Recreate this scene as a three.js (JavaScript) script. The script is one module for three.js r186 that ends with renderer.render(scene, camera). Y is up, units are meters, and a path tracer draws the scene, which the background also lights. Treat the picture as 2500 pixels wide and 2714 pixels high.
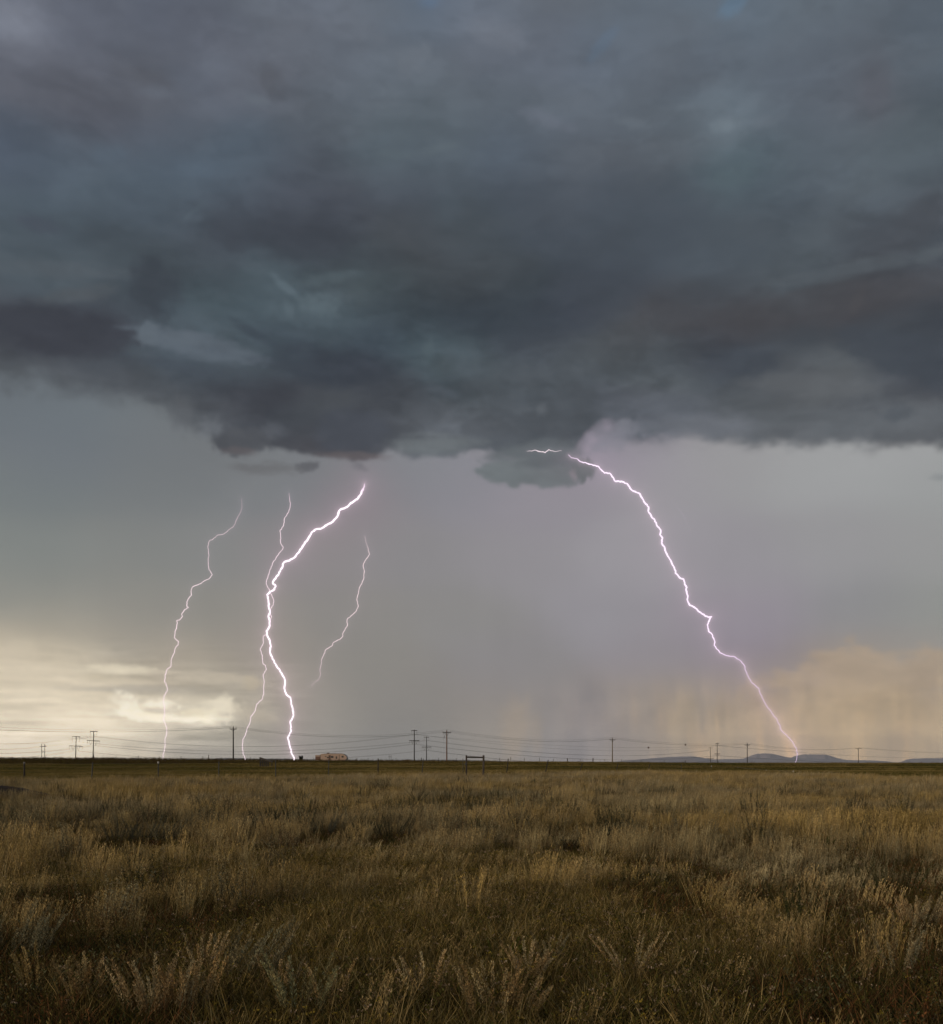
import * as THREE from 'three';
import { mergeGeometries } from 'three/addons/utils/BufferGeometryUtils.js';

// ---------------------------------------------------------------- camera, sky, sun, exposure
const scene = new THREE.Scene();
const FOCAL = 3000, EYE = 1.65, LEVEL = 2030;              // focal length and eye level in units of 1/2500 of the frame's width
const camera = new THREE.PerspectiveCamera(2 * Math.atan(LEVEL / FOCAL) * 180 / Math.PI, 2500 / (2 * LEVEL), 0.5, 90000);
camera.position.set(0, EYE, 0);
camera.lookAt(0, EYE, -100);
camera.setViewOffset(2500, 2 * LEVEL, 0, 0, 2500, 2714);    // a level camera whose lens is shifted up
camera.updateProjectionMatrix();
const renderer = new THREE.WebGLRenderer({ antialias: true });
renderer.setSize(943, 1024);
renderer.toneMapping = THREE.LinearToneMapping;
renderer.toneMappingExposure = 1;
renderer.shadowMap.enabled = true;

const sun = new THREE.DirectionalLight(new THREE.Color(1.0, 0.84, 0.66), 1.5);   // low light from under the storm, behind the left shoulder
const SUN_AZ = -112, SUN_EL = 13, RAD = Math.PI / 180;
sun.position.set(Math.sin(SUN_AZ * RAD) * Math.cos(SUN_EL * RAD), Math.sin(SUN_EL * RAD), -Math.cos(SUN_AZ * RAD) * Math.cos(SUN_EL * RAD)).multiplyScalar(300);
sun.castShadow = true;
sun.shadow.radius = 24;
sun.shadow.mapSize.set(2048, 2048);
Object.assign(sun.shadow.camera, { left: -150, right: 150, top: 150, bottom: -150, near: 1, far: 900 });
scene.add(sun, sun.target);

// ---------------------------------------------------------------- random numbers and noise
function rng(seed) { return () => { seed = (seed + 0x6d2b79f5) | 0; let t = Math.imul(seed ^ (seed >>> 15), 1 | seed); t = (t + Math.imul(t ^ (t >>> 7), 61 | t)) ^ t; return ((t ^ (t >>> 14)) >>> 0) / 4294967296; }; }
const hash = (x, y, s) => { let h = Math.imul(x, 374761393) + Math.imul(y, 668265263) + Math.imul(s, 974634541); h = Math.imul(h ^ (h >>> 13), 1274126177); return ((h ^ (h >>> 16)) >>> 0) / 4294967296; };
function noise(x, y, s = 0) {
  const ix = Math.floor(x), iy = Math.floor(y), fx = x - ix, fy = y - iy, u = fx * fx * fx * (fx * (fx * 6 - 15) + 10), v = fy * fy * fy * (fy * (fy * 6 - 15) + 10);
  const a = hash(ix, iy, s), b = hash(ix + 1, iy, s), c = hash(ix, iy + 1, s), d = hash(ix + 1, iy + 1, s);
  return (a + (b - a) * u + (c - a) * v + (a - b - c + d) * u * v) * 2 - 1;
}
function fbm(x, y, s = 0, n = 5, gain = 0.5) { let t = 0, a = 1, m = 0; for (let i = 0; i < n; i++) { t += a * noise(x, y, s + i * 17); m += a; a *= gain; x = x * 2.03 + 11.3; y = y * 2.03 - 7.9; } return t / m; }
const step = THREE.MathUtils.smoothstep, lerp = THREE.MathUtils.lerp, clamp = THREE.MathUtils.clamp;
const lin = (c) => (c / 255 <= 0.04045 ? c / 255 / 12.92 : Math.pow((c / 255 + 0.055) / 1.055, 2.4));
// piecewise-linear curve through [x, y, x, y ...], eased
function curve(pts) { return (x) => { if (x <= pts[0]) return pts[1]; for (let i = 2; i < pts.length; i += 2) if (x <= pts[i]) { const t = (x - pts[i - 2]) / (pts[i] - pts[i - 2]); return lerp(pts[i - 1], pts[i + 1], t * t * (3 - 2 * t)); } return pts[pts.length - 1]; }; }

// a bearing and height read off the photograph (1848 wide) as degrees of azimuth and elevation; at() is a point in that direction, d metres ahead
const look = (x, y) => { const px = x * 2500 / 1848 - 1250, py = LEVEL - y * 2500 / 1848; return [Math.atan2(px, FOCAL) / RAD, Math.atan2(py, Math.hypot(FOCAL, px)) / RAD]; };
const at = (px, py, d) => new THREE.Vector3((px - 1250) / FOCAL * d, EYE + (LEVEL - py) / FOCAL * d, -d);

// the flashes: the lengths of their channels, read off in three enlargements (origin x, y, scale)
const EA = [400, 1240, 2.8875], EB = [400, 1600, 2.8875], EC = [1360, 1160, 2.8875], ED = [1700, 1500, 3.696];
const read = ([ox, oy, s], list) => { const out = []; for (let i = 0; i < list.length; i += 2) out.push([ox + list[i] / s, oy + list[i + 1] / s]); return out; };
const FLASH = {
  left: [...read(EA, [697, 235, 694, 260, 697, 300, 690, 335, 665, 375, 650, 410, 634, 450, 605, 468, 575, 495, 550, 510, 508, 516, 478, 545, 447, 560, 436, 610, 442, 640, 440, 730, 446, 780, 471, 818, 445, 850, 415, 862, 385, 885, 350, 898, 318, 912, 311, 930, 311, 975, 290, 1000, 275, 1025]),
    ...read(EB, [276, 20, 290, 30, 260, 45, 235, 80, 243, 97, 220, 125, 196, 130, 203, 150, 197, 190, 185, 215, 180, 260, 213, 290, 210, 315, 185, 345, 183, 375, 160, 415, 152, 485, 125, 500, 112, 540, 105, 590, 122, 630, 126, 670, 100, 705, 96, 740, 106, 790, 104, 850, 98, 890, 120, 940, 122, 995, 108, 1040, 108, 1100, 88, 1190, 80, 1250])],
  main: [...read(EA, [1637, 122, 1625, 165, 1605, 205, 1580, 240, 1530, 270, 1500, 300, 1460, 315, 1440, 330, 1425, 375, 1395, 410, 1350, 435, 1305, 465, 1265, 470, 1230, 495, 1205, 540, 1165, 595, 1130, 650, 1095, 690, 1060, 710, 1020, 722, 1000, 770, 975, 820, 945, 855, 933, 880, 957, 905, 945, 930, 910, 950, 890, 970, 900, 1010, 903, 1065]),
    ...read(EB, [912, 60, 900, 100, 908, 125, 910, 170, 885, 210, 890, 240, 905, 270, 918, 320, 912, 360, 930, 420, 965, 480, 1000, 530, 1020, 565, 1027, 600, 1022, 650, 1035, 690, 1070, 720, 1075, 770, 1092, 830, 1090, 860, 1068, 900, 1073, 980, 1048, 1025, 1065, 1090, 1075, 1140, 1095, 1175, 1095, 1250])],
  side: [...read(EA, [1058, 195, 1062, 240, 1070, 270, 1063, 315, 1050, 345, 1022, 390, 1017, 440, 988, 485, 993, 530, 993, 575, 1014, 605, 1010, 620, 980, 655, 960, 685, 935, 725, 910, 790, 890, 850, 884, 890, 900, 920, 910, 945, 925, 970, 940, 1010, 938, 1050, 915, 1080]),
    ...read(EB, [910, 72, 925, 100, 906, 130, 905, 180, 888, 230, 860, 250, 863, 295, 836, 352, 852, 390, 857, 455, 880, 475, 883, 505, 860, 540, 868, 590, 862, 650, 866, 690, 850, 735, 810, 768, 800, 820, 768, 860, 758, 915, 735, 960, 725, 1005, 703, 1040, 702, 1090, 705, 1140, 722, 1187, 735, 1250])],
  short: [...read(EA, [1640, 520, 1645, 570, 1660, 610, 1675, 662, 1655, 690, 1630, 730, 1625, 755, 1635, 790, 1632, 840, 1612, 890, 1595, 920, 1585, 970, 1577, 1005]),
    ...read(EB, [1588, 20, 1565, 65, 1530, 95, 1503, 120, 1505, 165, 1475, 215, 1465, 255, 1445, 275, 1400, 295, 1385, 325, 1340, 350, 1325, 385, 1310, 420, 1303, 465, 1295, 515, 1300, 545, 1285, 580, 1255, 600, 1228, 632])],
  right: [...read(EC, [425, 130, 450, 155, 485, 160, 520, 185, 560, 193, 610, 210, 650, 218, 675, 245, 700, 270, 740, 272, 760, 300, 785, 335, 830, 335, 870, 350, 910, 402, 965, 425, 990, 465, 1010, 500, 1038, 530, 1035, 560, 1060, 605, 1085, 630, 1100, 670, 1130, 705, 1125, 740, 1143, 765, 1137, 805, 1160, 840, 1168, 870, 1200, 930, 1222, 975, 1245, 1020]),
    ...read(ED, [335, 70, 375, 115, 415, 130, 425, 180, 445, 210, 440, 240, 455, 290, 450, 325, 475, 385, 520, 405, 570, 450, 620, 485, 655, 502, 690, 497, 670, 520, 648, 575, 660, 640, 690, 665, 710, 710, 722, 745, 715, 780, 770, 850, 810, 868, 860, 882, 905, 885, 935, 908, 980, 935, 1010, 975, 1020, 1020, 1050, 1085, 1075, 1135, 1110, 1165, 1155, 1208, 1160, 1240, 1195, 1310, 1235, 1385, 1270, 1425, 1300, 1475, 1325, 1490, 1340, 1540, 1360, 1560, 1360, 1600, 1400, 1640, 1430, 1665, 1470, 1712, 1485, 1725, 1500, 1765, 1515, 1780, 1528, 1830, 1522, 1890, 1508, 1925, 1500, 1970])],
  crawl: read(EC, [105, 103, 140, 103, 165, 95, 190, 103, 215, 108, 245, 115, 255, 105, 275, 90, 295, 100, 315, 105, 340, 103, 372, 100]),
  faint: read(EC, [1200, 490, 1240, 490, 1255, 535, 1290, 570, 1310, 600, 1318, 640, 1345, 680, 1360, 720, 1355, 755]),
};

// ---------------------------------------------------------------- the storm sky: air, clouds and the painted glow of the flashes
// masses of the cloud deck: bearing, height (1848-wide reading), colour
const DECK = [
  20, 40, 122, 126, 138, 150, 20, 98, 102, 114, 350, 20, 94, 99, 112, 600, 30, 104, 110, 121, 840, 10, 90, 104, 120, 1000, 40, 98, 106, 116, 1200, 15, 96, 107, 117, 1440, 30, 94, 108, 120, 1600, 30, 96, 107, 115, 1840, 40, 90, 100, 109,
  30, 110, 104, 107, 118, 200, 100, 101, 104, 115, 350, 80, 92, 95, 105, 500, 130, 103, 108, 119, 650, 110, 105, 112, 122, 780, 120, 104, 112, 121, 970, 70, 110, 116, 127, 1100, 90, 103, 109, 120, 1180, 90, 98, 109, 121, 1350, 110, 93, 101, 110, 1600, 100, 92, 100, 109, 1840, 110, 90, 100, 107,
  20, 150, 92, 94, 103, 120, 160, 88, 90, 98, 280, 150, 89, 92, 99, 450, 150, 100, 106, 118, 520, 155, 85, 88, 95, 620, 190, 93, 102, 110, 800, 180, 93, 103, 110, 1000, 200, 87, 96, 104, 1150, 230, 98, 106, 114, 1420, 240, 104, 117, 125, 1600, 200, 92, 101, 110, 1720, 170, 90, 92, 98, 1840, 200, 82, 93, 100,
  20, 290, 82, 92, 108, 100, 300, 80, 94, 106, 150, 240, 86, 87, 96, 330, 260, 84, 87, 96, 410, 300, 80, 92, 104, 480, 300, 82, 96, 108, 600, 300, 78, 84, 92, 770, 280, 88, 101, 108, 870, 300, 86, 97, 104, 1000, 300, 84, 95, 106, 1150, 310, 86, 93, 101, 1300, 270, 90, 98, 105, 1450, 340, 80, 98, 104, 1600, 300, 88, 98, 105, 1800, 280, 84, 95, 100,
  60, 400, 82, 96, 106, 170, 365, 84, 98, 108, 200, 420, 72, 82, 90, 280, 400, 80, 93, 104, 390, 340, 83, 99, 111, 380, 420, 80, 94, 104, 450, 380, 74, 81, 90, 600, 400, 76, 80, 90, 800, 370, 78, 86, 96, 900, 430, 72, 80, 85, 1100, 400, 74, 82, 91, 1300, 410, 76, 85, 94, 1500, 400, 80, 90, 98, 1750, 370, 88, 98, 104, 1830, 420, 76, 80, 86,
  50, 470, 72, 84, 92, 200, 470, 68, 78, 85, 350, 490, 70, 80, 86, 400, 470, 68, 71, 80, 600, 450, 68, 75, 83, 800, 460, 70, 74, 78, 950, 500, 68, 75, 80, 1200, 470, 70, 78, 86, 1450, 480, 78, 87, 94, 1600, 510, 86, 95, 100, 1750, 470, 72, 75, 80, 1830, 500, 84, 92, 99];
const DECK_LOW = [
  560, 876, 82, 82, 86, 660, 888, 86, 82, 84, 740, 878, 80, 82, 87, 860, 885, 110, 114, 118, 920, 872, 110, 114, 117, 340, 800, 92, 96, 98, 385, 825, 94, 98, 100, 200, 758, 90, 94, 97, 100, 742, 90, 94, 97, 450, 870, 84, 83, 86,
  50, 530, 84, 96, 102, 180, 540, 86, 98, 104, 280, 520, 76, 87, 92, 270, 560, 64, 72, 80, 420, 560, 66, 78, 84, 530, 540, 80, 96, 102, 600, 560, 68, 78, 84, 680, 540, 80, 92, 96, 740, 540, 72, 84, 88, 850, 540, 66, 73, 78, 1000, 570, 64, 72, 78, 1200, 560, 68, 74, 82, 1400, 570, 72, 78, 84, 1550, 540, 80, 88, 93, 1700, 550, 74, 74, 78, 1840, 570, 74, 74, 78,
  30, 600, 74, 78, 84, 120, 640, 66, 69, 78, 230, 630, 66, 70, 78, 300, 600, 70, 82, 88, 400, 600, 72, 88, 94, 560, 600, 76, 92, 98, 630, 600, 82, 97, 103, 700, 610, 74, 87, 92, 800, 620, 64, 76, 82, 950, 620, 62, 72, 80, 1100, 630, 68, 74, 84, 1350, 600, 78, 76, 78, 1500, 620, 76, 72, 74, 1700, 600, 72, 70, 73, 1840, 620, 64, 70, 78,
  60, 680, 70, 72, 80, 200, 700, 72, 76, 82, 300, 665, 80, 94, 102, 400, 670, 82, 96, 104, 470, 690, 78, 92, 98, 560, 670, 66, 78, 88, 650, 650, 72, 86, 92, 750, 670, 64, 76, 86, 850, 680, 76, 92, 98, 900, 700, 72, 84, 88, 1050, 680, 70, 76, 84, 1250, 670, 80, 82, 84, 1400, 670, 72, 74, 80, 1550, 660, 68, 74, 80, 1750, 660, 66, 72, 78, 1840, 690, 68, 74, 84,
  50, 730, 78, 82, 84, 250, 730, 74, 78, 82, 400, 720, 72, 80, 88, 500, 770, 68, 70, 78, 700, 730, 64, 70, 80, 760, 770, 70, 74, 80, 850, 730, 74, 88, 94, 950, 750, 78, 86, 90, 1050, 720, 84, 92, 98, 1150, 710, 88, 94, 97, 1300, 700, 86, 92, 95, 1430, 700, 72, 78, 86, 1550, 720, 84, 88, 92, 1650, 720, 98, 102, 102, 1750, 720, 82, 86, 92, 1830, 760, 68, 72, 80,
  430, 800, 78, 80, 86, 520, 830, 70, 74, 80, 640, 800, 78, 82, 86, 700, 840, 68, 72, 80, 800, 830, 86, 90, 94, 900, 860, 100, 104, 108, 1000, 770, 78, 84, 88, 1000, 840, 90, 94, 98, 1100, 800, 76, 82, 86, 1080, 860, 84, 90, 94, 1250, 800, 96, 100, 106, 1300, 740, 90, 96, 98, 1500, 800, 86, 90, 92, 1600, 760, 100, 102, 102, 1700, 810, 84, 88, 92, 1830, 820, 92, 94, 96];
// the rain-filled air below the cloud base
const AIR = [
  30, 780, 104, 111, 117, 150, 800, 106, 114, 120, 300, 790, 108, 114, 118, 100, 880, 110, 116, 122, 300, 860, 112, 117, 121, 400, 880, 112, 115, 118, 600, 930, 118, 122, 126, 830, 925, 120, 125, 128, 890, 915, 138, 137, 145, 1200, 880, 142, 136, 148,
  60, 960, 114, 120, 122, 300, 960, 116, 120, 122, 500, 960, 122, 125, 127, 700, 980, 134, 128, 132, 900, 960, 138, 135, 142, 1080, 985, 142, 138, 145, 1300, 930, 150, 148, 152, 1450, 900, 150, 149, 151, 1600, 900, 156, 157, 158, 1780, 900, 158, 159, 160, 1840, 950, 150, 152, 152,
  60, 1080, 126, 130, 128, 250, 1080, 128, 130, 128, 400, 1080, 130, 131, 130, 620, 1080, 136, 132, 133, 800, 1080, 136, 134, 136, 1000, 1100, 142, 139, 143, 1250, 1080, 150, 147, 152, 1450, 1100, 146, 143, 148, 1650, 1060, 148, 147, 149, 1830, 1080, 148, 148, 148,
  60, 1180, 138, 138, 132, 250, 1180, 140, 138, 132, 450, 1200, 138, 136, 130, 700, 1200, 136, 133, 130, 900, 1200, 136, 134, 133, 1200, 1200, 144, 141, 146, 1450, 1200, 144, 138, 146, 1700, 1200, 138, 137, 140, 1830, 1200, 140, 142, 138,
  40, 1285, 184, 172, 152, 150, 1265, 164, 157, 143, 260, 1270, 146, 141, 133, 500, 1280, 142, 137, 130, 700, 1300, 134, 131, 126, 1000, 1290, 134, 131, 132, 1300, 1290, 140, 135, 140, 1480, 1290, 134, 128, 138, 1600, 1335, 146, 135, 127, 1700, 1310, 150, 140, 130, 1830, 1310, 146, 140, 136,
  40, 1350, 212, 198, 174, 140, 1335, 200, 186, 162, 270, 1330, 178, 166, 146, 400, 1320, 166, 156, 140, 500, 1340, 158, 150, 137, 600, 1350, 138, 133, 126, 800, 1350, 132, 128, 124, 1000, 1360, 132, 128, 128, 1300, 1380, 146, 136, 126, 1500, 1360, 146, 135, 126, 1700, 1380, 164, 146, 124, 1830, 1380, 160, 143, 124,
  40, 1400, 224, 210, 186, 160, 1400, 222, 208, 184, 270, 1395, 222, 208, 180, 400, 1400, 200, 188, 164, 480, 1400, 176, 167, 149, 600, 1410, 142, 137, 129, 800, 1420, 128, 124, 119, 980, 1400, 138, 131, 125, 1150, 1400, 138, 131, 130, 1350, 1400, 152, 139, 126, 1500, 1420, 158, 142, 124, 1700, 1420, 172, 152, 126, 1830, 1420, 164, 146, 126,
  40, 1450, 226, 212, 190, 200, 1440, 232, 218, 194, 330, 1440, 192, 182, 166, 450, 1440, 150, 145, 135, 600, 1450, 132, 128, 122, 800, 1460, 124, 120, 116, 1010, 1440, 142, 133, 122, 1150, 1450, 128, 123, 126, 1250, 1450, 136, 126, 120, 1350, 1450, 156, 140, 122, 1600, 1450, 166, 146, 122, 1750, 1450, 162, 143, 122, 40, 1475, 222, 208, 186, 200, 1475, 222, 210, 188, 300, 1475, 176, 168, 155, 430, 1470, 140, 136, 130, 800, 1480, 124, 122, 120, 1100, 1480, 124, 122, 124, 1300, 1475, 140, 130, 120, 1600, 1470, 160, 142, 122, 1830, 1470, 150, 136, 120];
// the rest of the sky, out of view, brightened low down to add light: azimuth, elevation, colour
const AROUND = [];
for (let a = -180; a < 180; a += 30) {
  if (Math.abs(a) < 31) continue;
  const bell = (x) => Math.exp(-x * x), warm = bell((((a - SUN_AZ + 540) % 360) - 180) / 60), rainy = bell((a - 60) / 40);
  AROUND.push([a, 3, 168 + 50 * warm + 4 * rainy, 160 + 40 * warm, 148 + 22 * warm], [a, 14, 144 + 28 * warm, 144 + 18 * warm, 142 + 8 * warm], [a, 30, 104, 110, 117], [a, 52, 92, 99, 108]);
}
const slate = (c, k) => { const L = 0.3 * c[0] + 0.5 * c[1] + 0.2 * c[2]; return [lerp(c[0], L * 0.92, k), lerp(c[1], L * 0.99, k), lerp(c[2], L * 1.12, k)]; };   // a touch greyer
const masses = (list, sx, sy, k, deep = 1) => { const out = []; for (let i = 0; i < list.length; i += 5) { const [az, el] = look(list[i], list[i + 1]); out.push([az, el, ...slate([list[i + 2], list[i + 3], list[i + 4]], k).map((c) => lin(c * deep)), sx, sy]); } return out; };
const around = AROUND.map(([a, e, r, g, b]) => [a, e, lin(r), lin(g), lin(b), 17, 12]);
const deck = [...masses(DECK, 2.2, 1.2, 0.3, 0.985), ...masses(DECK_LOW, 1.8, 0.9, 0.3, 0.955), ...around, [0, 40, lin(94), lin(101), lin(109), 20, 6], [0, 66, lin(92), lin(99), lin(108), 60, 14]];
const air = [...masses(AIR, 2.6, 1.55, 0), ...around];
function blend(list, az, el, out) {
  let r = 0, g = 0, b = 0, w = 0;
  for (const m of list) {
    let da = Math.abs(az - m[0]); if (da > 180) da = 360 - da;
    const x = da / m[5], y = (el - m[1]) / m[6], q = x * x + y * y;
    if (q > 40) continue;
    const k = Math.exp(-q) + 1e-9 / (1 + q);
    r += k * m[2]; g += k * m[3]; b += k * m[4]; w += k;
  }
  if (w === 0) { out[0] = lin(92); out[1] = lin(99); out[2] = lin(108); return out; }
  out[0] = r / w; out[1] = g / w; out[2] = b / w; return out;
}
// the cloud base: bearing, height, softness
const BASE = [[-300, 700, 30], [0, 742, 30], [70, 748, 30], [140, 762, 28], [200, 772, 26], [270, 786, 26], [330, 812, 28], [372, 838, 26], [412, 848, 14], [428, 880, 5], [440, 888, 4], [475, 884, 5], [492, 872, 5], [530, 876, 5], [560, 886, 6], [620, 895, 5], [665, 902, 5], [735, 896, 6], [762, 884, 7], [785, 884, 9], [812, 897, 6], [840, 899, 5], [880, 893, 5], [905, 894, 4], [922, 884, 5], [945, 886, 4], [965, 896, 5], [1000, 896, 8], [1080, 894, 6], [1120, 886, 6], [1137, 866, 9], [1160, 842, 16], [1190, 836, 20], [1240, 854, 20], [1300, 854, 18], [1350, 856, 16], [1450, 862, 24], [1550, 864, 22], [1700, 869, 18], [1800, 874, 14], [1848, 880, 14], [2100, 890, 16], [2600, 880, 30]].map(([x, y, s]) => [...look(x, y), s / 38.7]);
function base(az) {
  if (az <= BASE[0][0]) return [BASE[0][1], BASE[0][2]];
  for (let i = 1; i < BASE.length; i++) if (az <= BASE[i][0]) { const t = (az - BASE[i - 1][0]) / (BASE[i][0] - BASE[i - 1][0]); return [lerp(BASE[i - 1][1], BASE[i][1], t), lerp(BASE[i - 1][2], BASE[i][2], t)]; }
  return [BASE[BASE.length - 1][1], BASE[BASE.length - 1][2]];
}
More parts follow.
